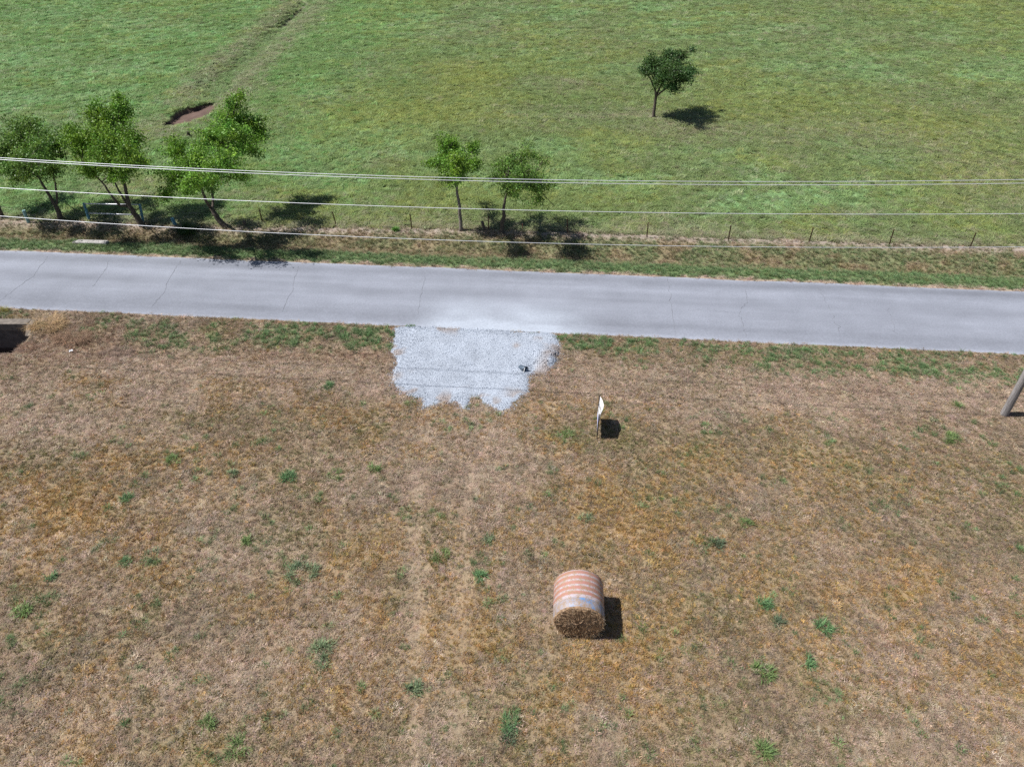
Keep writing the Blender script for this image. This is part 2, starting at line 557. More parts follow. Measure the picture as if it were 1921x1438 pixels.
def near_weights(x, y):
    """mixture of grass kinds on the camera's side of the road"""
    v = vv(x, y)
    n1 = fbm(x, y, 3.2, 4, seed=21)
    n2 = fbm(x, y, 2.0, 4, seed=22)
    n3 = fbm(x, y, 1.1, 3, seed=23)
    n4 = fbm(x, y, 0.5, 2, seed=24)
    field = 1 - ss(23.2, 24.6, v)
    o = np.clip(blobs(x, y, ORANGE) * 0.75 + 0.30 * ss(0.48, 0.64, n1), 0, 1) * (0.35 + 0.9 * ss(0.40, 0.58, n3)) * (0.12 + 0.88 * field)
    tk = tracks(x, y)
    p = np.clip(blobs(x, y, PALE) + 0.35 * ss(0.55, 0.7, n2) + 0.6 * tk, 0, 2)
    q = np.clip(blobs(x, y, OLIVE) + 0.35 * ss(0.52, 0.68, 1 - n2), 0, 1) * (0.4 + 0.8 * ss(0.40, 0.6, n4))
    verge = ss(26.0, 27.2, v)
    gp = np.clip(0.7 * blobs(x, y, GREENP) + 0.24 * verge * ss(0.45, 0.6, n3), 0, 1) * ss(0.33, 0.55, n4 * 0.6 + n3 * 0.4) * (1 - 0.75 * ss(28.05, 28.45, v))
    gp = gp + 0.07 * ss(0.60, 0.68, fbm(x, y, 0.7, 2, seed=29)) * field
    rd = np.clip(blobs(x, y, REDDISH) + 0.12 * (1 - field) * ss(0.5, 0.62, n3), 0, 1)
    gr = 0.10 + 0.35 * ss(0.5, 0.68, fbm(x, y, 1.5, 3, seed=25))
    W = np.stack([np.full_like(x, 0.42), p * 0.9 + 0.10 + 0.25 * (1 - field) * (1 - verge), o * 1.3, q * 1.15 + 0.09, gp * 2.1, gr, rd * 1.4], 1)
    return W / W.sum(1, keepdims=True)


NEAR_C = np.stack([C_BASE, C_PALE, C_ORNG, C_OLIV, C_GREN, C_GRAY, C_REDD])


def far_weights(x, y):
    """mixture in the pasture: turf, wind-combed with painted sheen, yellow, brown, lush, dull"""
    n1 = fbm(x, y, 9.0, 4, seed=31)
    cw, sw = math.cos(WINDH), math.sin(WINDH)
    n2 = fbm((x * cw + y * sw) * 0.38, -x * sw + y * cw, 1.5, 4, seed=32)
    n3 = fbm(x, y, 5.0, 4, seed=33)
    wi = blobs(x, y, WIND)
    wi = np.clip(wi * 0.95 + 0.30 * ss(0.5, 0.64, n1), 0, 1) * (0.12 + 1.15 * ss(0.42, 0.56, n2))
    ye = np.clip(blobs(x, y, YELLOW) + 0.3 * ss(0.5, 0.65, n3), 0, 1)
    br = np.clip(blobs(x, y, BROWNP) + 0.14 * ss(0.54, 0.68, 1 - n1) + 0.09 * ss(2, 12, x), 0, 1)
    gd = seg_dist(x, y, GULLY)
    gy_ = ss(60, 63, y)
    br = np.clip(br + 0.75 * np.exp(-((gd - 2.0) / 1.4) ** 2) * gy_, 0, 1.3)
    core = np.exp(-(gd / 1.3) ** 2) * gy_
    wi = wi * (1 - 0.8 * np.exp(-(gd / 3.0) ** 2) * gy_)
    v = vv(x, y)
    strip = np.exp(-((v - fence_v(x) - 0.1) / 0.55) ** 2)
    br = np.clip(br + 1.3 * strip + 0.25 * ss(3.0, 0.8, v - fence_v(x)), 0, 1.5)
    lush = 0.45 * ss(-4, -22, x) * (1 - np.clip(br, 0, 1))
    W = np.stack([np.full_like(x, 0.45), wi * 1.5, ye * 0.75, br * 1.0, lush, 0.12 + 0.2 * ss(0.5, 0.65, 1 - n3) + 1.2 * core], 1)
    return W / W.sum(1, keepdims=True)


FAR_C = np.stack([P_TURF, P_WIND_SHEEN, P_YELL, P_BROW, P_LUSH, P_DULL])


def verge_weights(x, y):
    """between the road and the far fence: green mown strip, mixed bank"""
    v = vv(x, y)
    n3 = fbm(x, y, 1.2, 3, seed=41)
    n4 = fbm(x, y, 0.5, 2, seed=42)
    edge = ss(34.62, 34.35, v + 0.5 * (n4 - 0.5))
    top = 35.80 + 0.5 * (fbm(x, 0 * y, 6, 2, seed=44) - 0.5) + 0.15 * ss(0, 20, x)
    lawn = (1 - edge) * ss(top + 0.25, top - 0.15, v + 0.5 * (n3 - 0.5))
    brown = np.exp(-((v - 36.25) / 0.40) ** 2) * (0.25 + 0.75 * ss(8, 1, x)) * ss(0.36, 0.54, n3)
    bank = np.clip(1 - lawn - edge, 0, 1)
    strip = np.exp(-((v - fence_v(x) + 0.1) / 0.42) ** 2)
    W = np.stack([bank * (0.18 + 0.15 * n3) + 0.28 * lawn, edge * 1.2 + 0.20 * bank + strip * 1.6, 0.05 * bank, bank * 0.50 + 0.14 * lawn, lawn * 1.5 + bank * (0.50 + 0.5 * ss(-2, 8, x)) * ss(0.36, 0.54, n3),
                  bank * 0.16, brown * 1.1 + 0.02 * bank], 1) + 1e-4
    return W / W.sum(1, keepdims=True)


def ground_colour(x, y):
    v = vv(x, y)
    near = near_weights(x, y) @ NEAR_C
    far = far_weights(x, y) @ FAR_C
    ver = verge_weights(x, y) @ NEAR_C
    c = np.where((v < 31)[:, None], near, np.where((v < fence_v(x))[:, None], ver, far))
    c = c * 0.80
    thatch = np.array([0.27, 0.20, 0.138])
    c = np.where((v < 31)[:, None], 0.6 * c + 0.4 * thatch, c)
    far_strip = (np.exp(-((v - fence_v(x)) / 0.45) ** 2))[:, None]
    c = c * (1 - far_strip) + far_strip * np.array([0.33, 0.275, 0.235])
    pd = ss(0.02, 0.35, pit_depth(x, y))[:, None]
    c = c * (1 - pd) + pd * SOIL * (0.7 + 0.6 * fbm(x, y, 0.7, 3, seed=51))[:, None]
    dg = np.exp(-(seg_dist(x, y, DARK_GULLY) / 0.6) ** 2)[:, None]
    c = c * (1 - dg) + dg * np.array([0.16, 0.12, 0.12])
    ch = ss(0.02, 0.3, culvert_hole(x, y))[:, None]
    c = c * (1 - ch) + ch * np.array([0.07, 0.05, 0.042])  # near-black soil: deep shade of the opening painted into the ground
    return c


# ------------------------------------------------------------------ ground, one sheet to the horizon
def spread(lo, hi, step, out_lo, out_hi, fine=()):
    a = list(np.arange(lo, hi + 1e-6, step))
    for f0, f1, st in fine:
        a += list(np.arange(f0, f1, st))
    x, s = hi, step
    while x < out_hi:
        s *= 1.22
        x += s
        a.append(x)
    x, s = lo, step
    while x > out_lo:
        s *= 1.22
        x -= s
        a.append(x)
    a = np.array(sorted(a))
    return a[np.concatenate([[True], np.diff(a) > 0.03])]


gx = spread(-34, 34, 0.25, -2500, 2500, fine=((-26.5, -21.5, 0.125), (PIT[0] - 3, PIT[0] + 3, 0.125)))
gy = spread(6, 70, 0.25, -600, 3500, fine=((26.5, 31, 0.125), (PIT[1] - 3, PIT[1] + 3, 0.125)))
GX, GY = np.meshgrid(gx, gy)
X, Y = GX.ravel(), GY.ravel()
Z = height(X, Y)
nx, ny = len(gx), len(gy)
idx = np.arange(nx * ny).reshape(ny, nx)
faces = np.stack([idx[:-1, :-1], idx[:-1, 1:], idx[1:, 1:], idx[1:, :-1]], -1).reshape(-1, 4)
ground = mesh_obj('ground', np.stack([X, Y, Z], 1), faces, M['ground'], smooth=True, attrs={'col': ground_colour(X, Y)})
tag(ground, 'dry tan field in front of the road and green pasture beyond it', kind='structure')

# ------------------------------------------------------------------ road, a worn chip-seal lane
rx = spread(-38, 38, 0.14, -1500, 1500)
rw = np.concatenate([[0, 0.0], np.linspace(0.0, 1, 44), [1.0, 1.0]])
RX, RW = np.meshgrid(rx, rw)
rowk = np.repeat(np.arange(len(rw)), len(rx))
x = RX.ravel()
e0 = ROAD0 + 0.16 * (fbm(x, 0 * x, 1.6, 4, seed=61) - 0.5) + 0.05 * (fbm(x, 0 * x, 0.3, 2, seed=62) - 0.5)
e1 = ROAD1 + 0.22 * (fbm(x, 0 * x + 5, 2.2, 4, seed=63) - 0.5) + 0.06 * (fbm(x, 0 * x, 0.3, 2, seed=64) - 0.5)
wv = e0 + (e1 - e0) * RW.ravel()
zz = 0.022 + 0.05 * (1 - (2 * RW.ravel() - 1) ** 2) * ss(0, 0.15, RW.ravel()) * ss(0, 0.15, 1 - RW.ravel())
skirt = (rowk == 0) | (rowk == len(rw) - 1)
zz = np.where(skirt, -0.08, zz)
wv = np.where(rowk == 0, wv - 0.03, np.where(rowk == len(rw) - 1, wv + 0.03, wv))
yy = wv - SLOPE * x
ROADC = np.array([0.218, 0.231, 0.271])
f = (wv - ROAD0) / (ROAD1 - ROAD0)
wob = fbm(x, wv, 5, 3, seed=65) - 0.5
streak = (fbm(x * 0.05, wv, 0.35, 4, seed=164) - 0.5) * 0.26 + (fbm(x * 0.6, wv, 1.6, 5, seed=165, gain=0.65) - 0.5) * 0.20
shade = 1 + streak + 0.10 * (fbm(x * 0.25, wv, 0.7, 4, seed=66) - 0.5) * 2
shade *= 1 - 0.13 * np.exp(-((f - 0.16 - 0.05 * wob) / 0.09) ** 2) - 0.16 * np.exp(-((f - 0.90 - 0.06 * wob) / 0.06) ** 2) - 0.07 * np.exp(-((f - 0.56 - 0.05 * wob) / 0.05) ** 2)
shade *= 1 + 0.05 * np.exp(-((f - 0.36) / 0.08) ** 2) + 0.05 * np.exp(-((f - 0.74) / 0.07) ** 2)
shade *= 1 + 0.24 * ss(0.05, 0.0, f + 0.04 * (fbm(x, wv, 0.5, 3, seed=167) - 0.5)) + 0.26 * ss(0.955, 1.0, f + 0.03 * (fbm(x, wv, 0.5, 3, seed=67) - 0.5))
rc = ROADC * shade[:, None]
# limestone dust tracked out of the gravel entrance
dust = np.exp(-((x + 0.4) / 3.6) ** 4) * (1.15 * np.exp(-((wv - 28.4) / 0.75) ** 2) + 0.62 * np.exp(-((wv - 29.8) / 1.2) ** 2)) * (0.5 + fbm(x * 0.5, wv, 0.8, 4, seed=68))
line = np.exp(-((wv - 29.02 - 0.08 * (fbm(x, 0 * x, 1.5, 2, seed=69) - 0.5)) / 0.07) ** 2) * ss(-2.9, -2.2, x) * ss(2.6, 1.8, x) * ss(0.38, 0.55, fbm(x, 0 * x, 0.9, 3, seed=70))
k = np.clip(dust + 0.85 * line, 0, 1)[:, None]
rc = rc * (1 - k) + k * np.array([0.36, 0.395, 0.455])
idx = np.arange(len(x)).reshape(len(rw), len(rx))
faces = np.stack([idx[:-1, :-1], idx[:-1, 1:], idx[1:, 1:], idx[1:, :-1]], -1).reshape(-1, 4)
road = mesh_obj('road', np.stack([x, yy, zz], 1), faces, M['road'], smooth=True, attrs={'col': rc})
tag(road, 'pale grey chip-seal country lane crossing from side to side', kind='structure')
# hairline cracks running across the lane
M['crack'] = simple('crack_grit', (0.172, 0.180, 0.205), 0.95, noise=0.4, nscale=3)  # slightly darker grey strips drawn along the cracks
for pts in (((90, 482), (62, 520), (20, 552), (0, 566)), ((205, 490), (198, 510), (172, 540)), ((340, 490), (327, 510), (300, 560), (285, 576)),
            ((1252, 522), (1256, 560), (1262, 600), (1266, 626)), ((1398, 545), (1400, 570), (1385, 588), (1394, 610), (1400, 634)), ((1532, 537), (1545, 560), (1562, 596), (1572, 622)),
            ((1668, 580), (1672, 605), (1682, 628)), ((797, 520), (792, 545), (784, 590)), ((560, 500), (548, 545), (530, 585)), ((1385, 588), (1330, 585), (1290, 583))):
    P2 = [gnd(a, b_)[:2] for a, b_ in pts]
    Q2 = [P2[0]]
    for a, c in zip(P2[:-1], P2[1:]):
        for t in np.linspace(0, 1, 7)[1:]:
            Q2.append(a * (1 - t) + c * t + RNG.normal(0, 0.05, 2))
    Q2 = np.array(Q2)
    fq = np.clip((vv(Q2[:, 0], Q2[:, 1]) - ROAD0) / (ROAD1 - ROAD0), 0.02, 0.98)
    zq = 0.022 + 0.05 * (1 - (2 * fq - 1) ** 2) * ss(0, 0.15, fq) * ss(0, 0.15, 1 - fq) + 0.006
    V_, F_ = [], []
    for i in range(len(Q2)):
        wd = 0.004 + 0.007 * RNG.random()
        V_ += [(Q2[i][0] - wd, Q2[i][1], zq[i]), (Q2[i][0] + wd, Q2[i][1], zq[i])]
        if i:
            F_.append((2 * i - 2, 2 * i - 1, 2 * i + 1, 2 * i))
    mesh_obj('crack', V_, F_, M['crack'], road)

# ------------------------------------------------------------------ gravel apron
ax_ = np.arange(-6.6, 4.0, 0.09)
ay_ = np.arange(22.2, 29.3, 0.09)
AX, AY = np.meshgrid(ax_, ay_)
x, y = AX.ravel(), AY.ravel()
gi = gravel_signed(x, y)
mound = 0.10 * np.exp(-(((x - 1.15) / 0.35) ** 2 + ((y - 26.1) / 0.7) ** 2)) + 0.24 * np.exp(-(((x - 1.6) / 0.6) ** 2 + ((y - 26.6) / 0.6) ** 2)) \
    - 0.26 * np.exp(-(((x - 0.98) / 0.33) ** 2 + ((y - 25.85) / 0.45) ** 2))
track = -0.012 * (np.exp(-((x + 1.55) / 0.14) ** 2) + np.exp(-((x - 0.05) / 0.14) ** 2)) - 0.02 * np.exp(-((y - 25.52 + 0.06 * x) / 0.07) ** 2) * ss(-5, -4.2, x) * ss(0.6, 0, x) \
    - 0.012 * np.exp(-((y - 24.22 + 0.05 * x) / 0.07) ** 2) * ss(-4.5, -3.5, x) * ss(0.6, 0, x)
zz = height(x, y) + 0.30 * np.exp(-(((x - 0.98) / 0.5) ** 2 + ((y - 25.85) / 0.6) ** 2)) * ss(0.0, 0.2, gi) + np.where(gi > 0, 0.02 + 0.075 * ss(0, 0.35, gi), -0.06 - 0.4 * np.minimum(-gi, 0.5)) + (mound + track + 0.05 * (fbm(x, y, 0.5, 3, seed=71) - 0.5)) * ss(0, 0.3, gi)
lug = 0.016 * np.sin(2 * math.pi * (y * 3.4 + np.abs(((x * 1.1) % 1.0) - 0.5) * 1.6)) * (ss(-3.7, -4.2, x) + np.exp(-((x - 0.1) / 0.35) ** 2) + 0.5 * np.exp(-((x + 1.6) / 0.3) ** 2))
zz = zz + lug * ss(0.1, 0.4, gi) * ss(0.35, 0.55, fbm(x, y, 1.2, 2, seed=76))
vg = vv(x, y)
zz = np.where(vg > ROAD0 - 0.05, np.minimum(zz, 0.012), zz)
gc = np.array([0.362, 0.398, 0.458]) * (0.88 + 0.28 * fbm(x, y, 0.6, 4, seed=72))[:, None]
dirt = np.clip(ss(0.60, 0.70, fbm(x, y, 0.8, 3, seed=73)) * ss(1.0, 0.0, gi) + 0.5 * np.exp(-(((x - 1.75) / 0.35) ** 2 + ((y - 26.45) / 0.12) ** 2))
               + 0.7 * np.exp(-(((x + 4.9) / 0.2) ** 2 + ((y - 25.1) / 0.25) ** 2)) + 0.8 * np.exp(-(((x - 0.2) / 0.14) ** 2 + ((y - 27.35) / 0.2) ** 2)), 0, 1)[:, None] * 0.7
gc = gc * (1 - dirt) + dirt * np.array([0.29, 0.215, 0.165])
keep = (gi > -0.35)
idx = np.arange(len(x)).reshape(len(ay_), len(ax_))
faces = np.stack([idx[:-1, :-1], idx[:-1, 1:], idx[1:, 1:], idx[1:, :-1]], -1).reshape(-1, 4)
faces = faces[keep[faces].all(1)]
used = np.unique(faces)
rem = np.full(len(x), -1)
rem[used] = np.arange(len(used))
apron = mesh_obj('gravel_apron', np.stack([x, y, zz], 1)[used], rem[faces], M['gravel_sheet'], smooth=True, attrs={'col': gc[used]})
tag(apron, 'pale crushed gravel field entrance laid against the near road edge', kind='structure')


def apron_z(px_, py_):
    i = np.clip(np.round((px_ - ax_[0]) / 0.09).astype(int), 0, len(ax_) - 1)
    j = np.clip(np.round((py_ - ay_[0]) / 0.09).astype(int), 0, len(ay_) - 1)
    return zz.reshape(len(ay_), len(ax_))[j, i], gc.reshape(len(ay_), len(ax_), 3)[j, i]


# ------------------------------------------------------------------ scattered cover (grass, stones): points carrying tufts
def hidden_collection(name, objs):
    c = bpy.data.collections.new(name)
    for o in objs:
        c.objects.link(o)
    return c


def scatter(name, P, rot, scl, col, which, coll, mat, label):
    me = bpy.data.meshes.new(name)
    me.vertices.add(len(P))
    me.vertices.foreach_set('co', np.asarray(P, np.float32).ravel())
    a = me.attributes.new('col', 'FLOAT_COLOR', 'POINT')
    a.data.foreach_set('color', np.concatenate([col, np.ones((len(P), 1))], 1).astype(np.float32).ravel())
    a = me.attributes.new('rot', 'FLOAT_VECTOR', 'POINT')
    a.data.foreach_set('vector', np.asarray(rot, np.float32).ravel())
    a = me.attributes.new('scl', 'FLOAT_VECTOR', 'POINT')
    a.data.foreach_set('vector', np.asarray(scl, np.float32).ravel())
    a = me.attributes.new('which', 'INT', 'POINT')
    a.data.foreach_set('value', np.asarray(which, np.int32))
    me.materials.append(mat)
    o = bpy.data.objects.new(name, me)
    COL.objects.link(o)
    g = bpy.data.node_groups.new(name + '_scatter', 'GeometryNodeTree')
    g.interface.new_socket('Geometry', in_out='INPUT', socket_type='NodeSocketGeometry')
    g.interface.new_socket('Geometry', in_out='OUTPUT', socket_type='NodeSocketGeometry')
    gi_, go = g.nodes.new('NodeGroupInput'), g.nodes.new('NodeGroupOutput')
    iop = g.nodes.new('GeometryNodeInstanceOnPoints')
    ci = g.nodes.new('GeometryNodeCollectionInfo')
    ci.inputs['Collection'].default_value = coll
    ci.inputs['Separate Children'].default_value = True
    ci.inputs['Reset Children'].default_value = True
    iop.inputs['Pick Instance'].default_value = True
    def attr(nm, dt):
        k = g.nodes.new('GeometryNodeInputNamedAttribute')
        k.data_type = dt
        k.inputs['Name'].default_value = nm
        return k.outputs['Attribute']
    g.links.new(gi_.outputs[0], iop.inputs['Points'])
    g.links.new(ci.outputs[0], iop.inputs['Instance'])
    g.links.new(attr('which', 'INT'), iop.inputs['Instance Index'])
    g.links.new(attr('rot', 'FLOAT_VECTOR'), iop.inputs['Rotation'])
    g.links.new(attr('scl', 'FLOAT_VECTOR'), iop.inputs['Scale'])
    g.links.new(iop.outputs[0], go.inputs[0])
    md = o.modifiers.new('scatter', 'NODES')
    md.node_group = g
    return tag(o, label, kind='stuff')


def tuft(name, n, R, lmin, lmax, wd, e_lo, e_hi, seed, comb=None, segs=1, z0=0.0, curl=0.0):
    """blades of one tuft; e = how steeply they rise (degrees); comb = heading they are blown to"""
    rg = np.random.default_rng(seed)
    V, F, A = [], [], []
    for i in range(n):
        a = rg.uniform(0, 2 * math.pi)
        r = R * math.sqrt(rg.random())
        bx_, by_ = r * math.cos(a), r * math.sin(a)
        hd = rg.normal(comb, 0.35) if comb is not None else a + rg.normal(0, 0.9)
        el = math.radians(rg.uniform(e_lo, e_hi))
        L = rg.uniform(lmin, lmax)
        ww = wd * rg.uniform(0.7, 1.3)
        sx, sy = -math.sin(hd) * ww / 2, math.cos(hd) * ww / 2
        k = len(V)
        pos = np.array([bx_, by_, z0 + rg.uniform(-0.01, 0.01)])
        for s in range(segs):
            q = ww * (1 - s / segs) / ww
            V += [(pos[0] - sx * q, pos[1] - sy * q, pos[2]), (pos[0] + sx * q, pos[1] + sy * q, pos[2])]
            ee = el - curl * s / max(segs - 1, 1)
            pos = pos + L / segs * np.array([math.cos(hd) * math.cos(ee), math.sin(hd) * math.cos(ee), math.sin(ee)])
        V.append(tuple(pos))
        for s in range(segs - 1):
            F.append((k + 2 * s, k + 2 * s + 1, k + 2 * s + 3, k + 2 * s + 2))
        F.append((k + 2 * segs - 2, k + 2 * segs - 1, k + 2 * segs))
        b_ = rg.uniform(0.80, 1.20)
        A += [(b_, b_ * rg.uniform(0.95, 1.05), b_ * rg.uniform(0.9, 1.1))] * (2 * segs + 1)
    return mesh_obj(name, V, F, M['grass'], attrs={'var': A}, add=False)


near_tufts = [tuft('grass_tuft', 28, 0.042, 0.04, 0.085, 0.011, 25, 82, 100 + i) for i in range(4)] \
    + [tuft('straw_mat', 32, 0.13, 0.05, 0.14, 0.009, 2, 24, 120 + i, z0=0.012) for i in range(4)] \
    + [tuft('tall_tuft', 34, 0.06, 0.10, 0.20, 0.012, 35, 85, 140 + i, segs=2, curl=0.7) for i in range(3)]
NEARC = hidden_collection('field_tufts', near_tufts)
far_tufts = [tuft('turf_tuft', 44, 0.20, 0.06, 0.13, 0.024, 5, 38, 200 + i) for i in range(4)] \
    + [tuft('combed_tuft', 48, 0.24, 0.22, 0.44, 0.028, 10, 32, 220 + i, comb=WINDH, segs=2, curl=0.6) for i in range(4)]
FARC = hidden_collection('pasture_tufts', far_tufts)


def in_view(x, y, mx=1.12):
    ax = y * CP + CAM_H * SP
    return np.abs(x) < (PW / 2 / FPX) * ax * mx + 1.0


def choose(W, rg):
    u = rg.random(len(W))
    return (W.cumsum(1) < u[:, None]).sum(1).clip(0, W.shape[1] - 1)


def masked_base(x, y):
    """places where no grass grows"""
    v = vv(x, y)
    bad = (v > ROAD0 - 0.03 + 0.12 * (fbm(x, y, 0.8, 3, seed=81) - 0.5)) & (v < ROAD1 + 0.05 + 0.16 * (fbm(x, y, 0.8, 3, seed=82) - 0.5))
    bad |= gravel_signed(x, y) > 0.03
    bad |= pit_depth(x, y) > 0.10
    bad |= culvert_hole(x, y) > 0.12
    bad |= (x < -22.3) & (x > -28) & (y > 27.9) & (y < 29.75)
    return bad


# --- dry field on the camera's side
rg = np.random.default_rng(77)
x0, x1, y0, y1 = -36, 36, 7.0, 31.8
n = int((x1 - x0) * (y1 - y0) * 150)
x, y = rg.uniform(x0, x1, n), rg.uniform(y0, y1, n)
k = in_view(x, y) & (vv(x, y) < ROAD0 + 0.1)
x, y = x[k], y[k]
k = ~masked_base(x, y)
x, y = x[k], y[k]
W = near_weights(x, y)
kind = choose(W, rg)
n = len(x)
mat_like = (rg.random(n) < np.where(kind == 1, 0.75, np.where(kind == 0, 0.45, np.where(np.isin(kind, (5, 6)), 0.5, 0.06))))
tall = (~mat_like) & (kind == 4) & (rg.random(n) < 0.35)
which = np.where(mat_like, 4 + rg.integers(0, 4, n), np.where(tall, 8 + rg.integers(0, 3, n), rg.integers(0, 4, n)))
col = (0.85 * NEAR_C[kind] + 0.15 * (W @ NEAR_C)) * rg.lognormal(0.0, 0.23, n)[:, None] * (1 + rg.normal(0, 0.05, (n, 3)))
s = rg.uniform(0.75, 1.35, n) * np.where(kind == 2, 1.1, 1.0)
# the field is short and worn flat on the tracks
s = s * (0.80 + 0.4 * fbm(x, y, 1.3, 3, seed=84)) * (1 - 0.35 * tracks(x, y))
P = np.stack([x, y, height(x, y)], 1)
rot = np.stack([rg.normal(0, 0.12, n), rg.normal(0, 0.12, n), rg.uniform(0, 6.283, n)], 1)
scl = np.stack([s, s, s * rg.uniform(0.8, 1.25, n)], 1)
scatter('dry_grass', P, rot, scl, np.clip(col, 0.01, 0.8), which, NEARC, M['grass'], 'short parched tan and orange grass covering the near field')

# --- verge and ditch bank beyond the road
x0, x1, y0, y1 = -40, 40, 31.0, 43.5
n = int((x1 - x0) * (y1 - y0) * 85)
x, y = rg.uniform(x0, x1, n), rg.uniform(y0, y1, n)
v = vv(x, y)
k = in_view(x, y) & (v > ROAD1 - 0.1) & (v < fence_v(x) + 0.4)
x, y, v = x[k], y[k], v[k]
strip = np.exp(-((v - fence_v(x)) / 0.40) ** 2)
k = (~masked_base(x, y)) & (rg.random(len(x)) > 0.55 * strip)
x, y = x[k], y[k]
W = verge_weights(x, y)
kind = choose(W, rg)
n = len(x)
mat_like = rg.random(n) < np.where(np.isin(kind, (0, 1, 6)), 0.55, 0.08)
tall = (~mat_like) & np.isin(kind, (3, 4)) & (rg.random(n) < 0.25)
which = np.where(mat_like, 4 + rg.integers(0, 4, n), np.where(tall, 8 + rg.integers(0, 3, n), rg.integers(0, 4, n)))
col = (0.45 * NEAR_C[kind] + 0.55 * (W @ NEAR_C)) * rg.lognormal(0, 0.15, n)[:, None] * (1 + rg.normal(0, 0.05, (n, 3)))
s = rg.uniform(0.9, 1.5, n)
P = np.stack([x, y, height(x, y)], 1)
rot = np.stack([rg.normal(0, 0.12, n), rg.normal(0, 0.12, n), rg.uniform(0, 6.283, n)], 1)
scatter('verge_grass', P, rot, np.stack([s, s, s], 1), np.clip(col, 0.01, 0.8), which, NEARC, M['grass'], 'green mown strip and mixed bank grass between the lane and the far fence')

# --- pasture
x0, x1, y0, y1 = -92, 92, 35.0, 128
n = int((x1 - x0) * (y1 - y0) * 27)
x, y = rg.uniform(x0, x1, n), rg.uniform(y0, y1, n)
k = in_view(x, y, 1.08) & (vv(x, y) > fence_v(x) + 0.25)
k &= rg.random(n) < np.clip(1.25 - (y - 38) / 95, 0.35, 1)
x, y = x[k], y[k]
k = ~masked_base(x, y)
k &= seg_dist(x, y, DARK_GULLY) > 0.5
x, y = x[k], y[k]
W = far_weights(x, y)
kind = choose(W, rg)
n = len(x)
comb = (kind == 1) | ((kind == 4) & (rg.random(n) < 0.6))
which = np.where(comb, 4 + rg.integers(0, 4, n), rg.integers(0, 4, n))
col = (0.5 * FAR_C[kind] + 0.5 * (W @ FAR_C)) * rg.lognormal(0, 0.09, n)[:, None] * (1 + rg.normal(0, 0.03, (n, 3)))
s = rg.uniform(0.85, 1.25, n) * (1 + (y - 38) / 140) * np.where(comb, 0.6 + 0.8 * fbm((x * math.cos(WINDH) + y * math.sin(WINDH)) * 0.4, y * math.cos(WINDH) - x * math.sin(WINDH), 0.9, 3, seed=86), 1.0)
P = np.stack([x, y, height(x, y)], 1)
yaw = np.where(comb, rg.normal(0, 0.22, n) + 0.5 * (fbm(x, y, 8.0, 2, seed=87) - 0.5), rg.uniform(0, 6.283, n))
rot = np.stack([rg.normal(0, 0.1, n), rg.normal(0, 0.1, n), yaw], 1)
scatter('pasture_grass', P, rot, np.stack([s, s, s * rg.uniform(0.8, 1.2, n)], 1), np.clip(col, 0.01, 0.7), which, FARC, M['grass'], 'wind combed green pasture grass beyond the far fence')

# --- stones of the apron
def stone(name, seed):
    rg_ = np.random.default_rng(seed)
    t = (1 + 5 ** 0.5) / 2
    V = np.array([(-1, t, 0), (1, t, 0), (-1, -t, 0), (1, -t, 0), (0, -1, t), (0, 1, t), (0, -1, -t), (0, 1, -t), (t, 0, -1), (t, 0, 1), (-t, 0, -1), (-t, 0, 1)], float) / 1.9
    F = [(0, 11, 5), (0, 5, 1), (0, 1, 7), (0, 7, 10), (0, 10, 11), (1, 5, 9), (5, 11, 4), (11, 10, 2), (10, 7, 6), (7, 1, 8), (3, 9, 4), (3, 4, 2), (3, 2, 6), (3, 6, 8), (3, 8, 9), (4, 9, 5), (2, 4, 11), (6, 2, 10), (8, 6, 7), (9, 8, 1)]
    V = V * rg_.uniform(0.65, 1.2, (12, 1)) * np.array([1, 0.8, 0.6])
    return mesh_obj(name, V, F, M['stone'], attrs={'var': np.ones((12, 3))}, add=False)


STONEC = hidden_collection('stones', [stone('stone', 300 + i) for i in range(5)])
n = 90000
x, y = rg.uniform(-6.4, 3.6, n), rg.uniform(22.3, 29.2, n)
gi = gravel_signed(x, y)
k = (gi + rg.normal(0, 0.10, n) + 0.03 * np.abs(rg.standard_cauchy(n)).clip(0, 6) > 0.03) & (vv(x, y) < ROAD0 + 0.15)
x, y, gi = x[k], y[k], gi[k]
n = len(x)
az, ac = apron_z(x, y)
az = np.where(gi > 0.02, az, height(x, y) + 0.012)
s = np.clip(rg.lognormal(math.log(0.011), 0.35, n), 0.007, 0.035)
loose = 1 + 0.5 * ss(0.7, 0.0, gi) + 0.5 * np.exp(-(((x - 1.4) / 1.0) ** 2 + ((y - 26.2) / 1.0) ** 2))
s = s * loose
col = ac * rg.lognormal(0.02, 0.09, n)[:, None]
scatter('gravel', np.stack([x, y, az + s * 0.25], 1), rg.uniform(0, 6.28, (n, 3)), np.stack([s, s, s], 1), np.clip(col, 0.02, 0.75), rg.integers(0, 5, n), STONEC, M['stone'],
        'loose pale crushed stones on the field entrance')


# ------------------------------------------------------------------ trees
FENCE_GROUP = 'trees along the far fence line'


def qcurve(a, b_, c, n):
    t = np.linspace(0, 1, n)[:, None]
    return (1 - t) ** 2 * a + 2 * t * (1 - t) * b_ + t * t * c


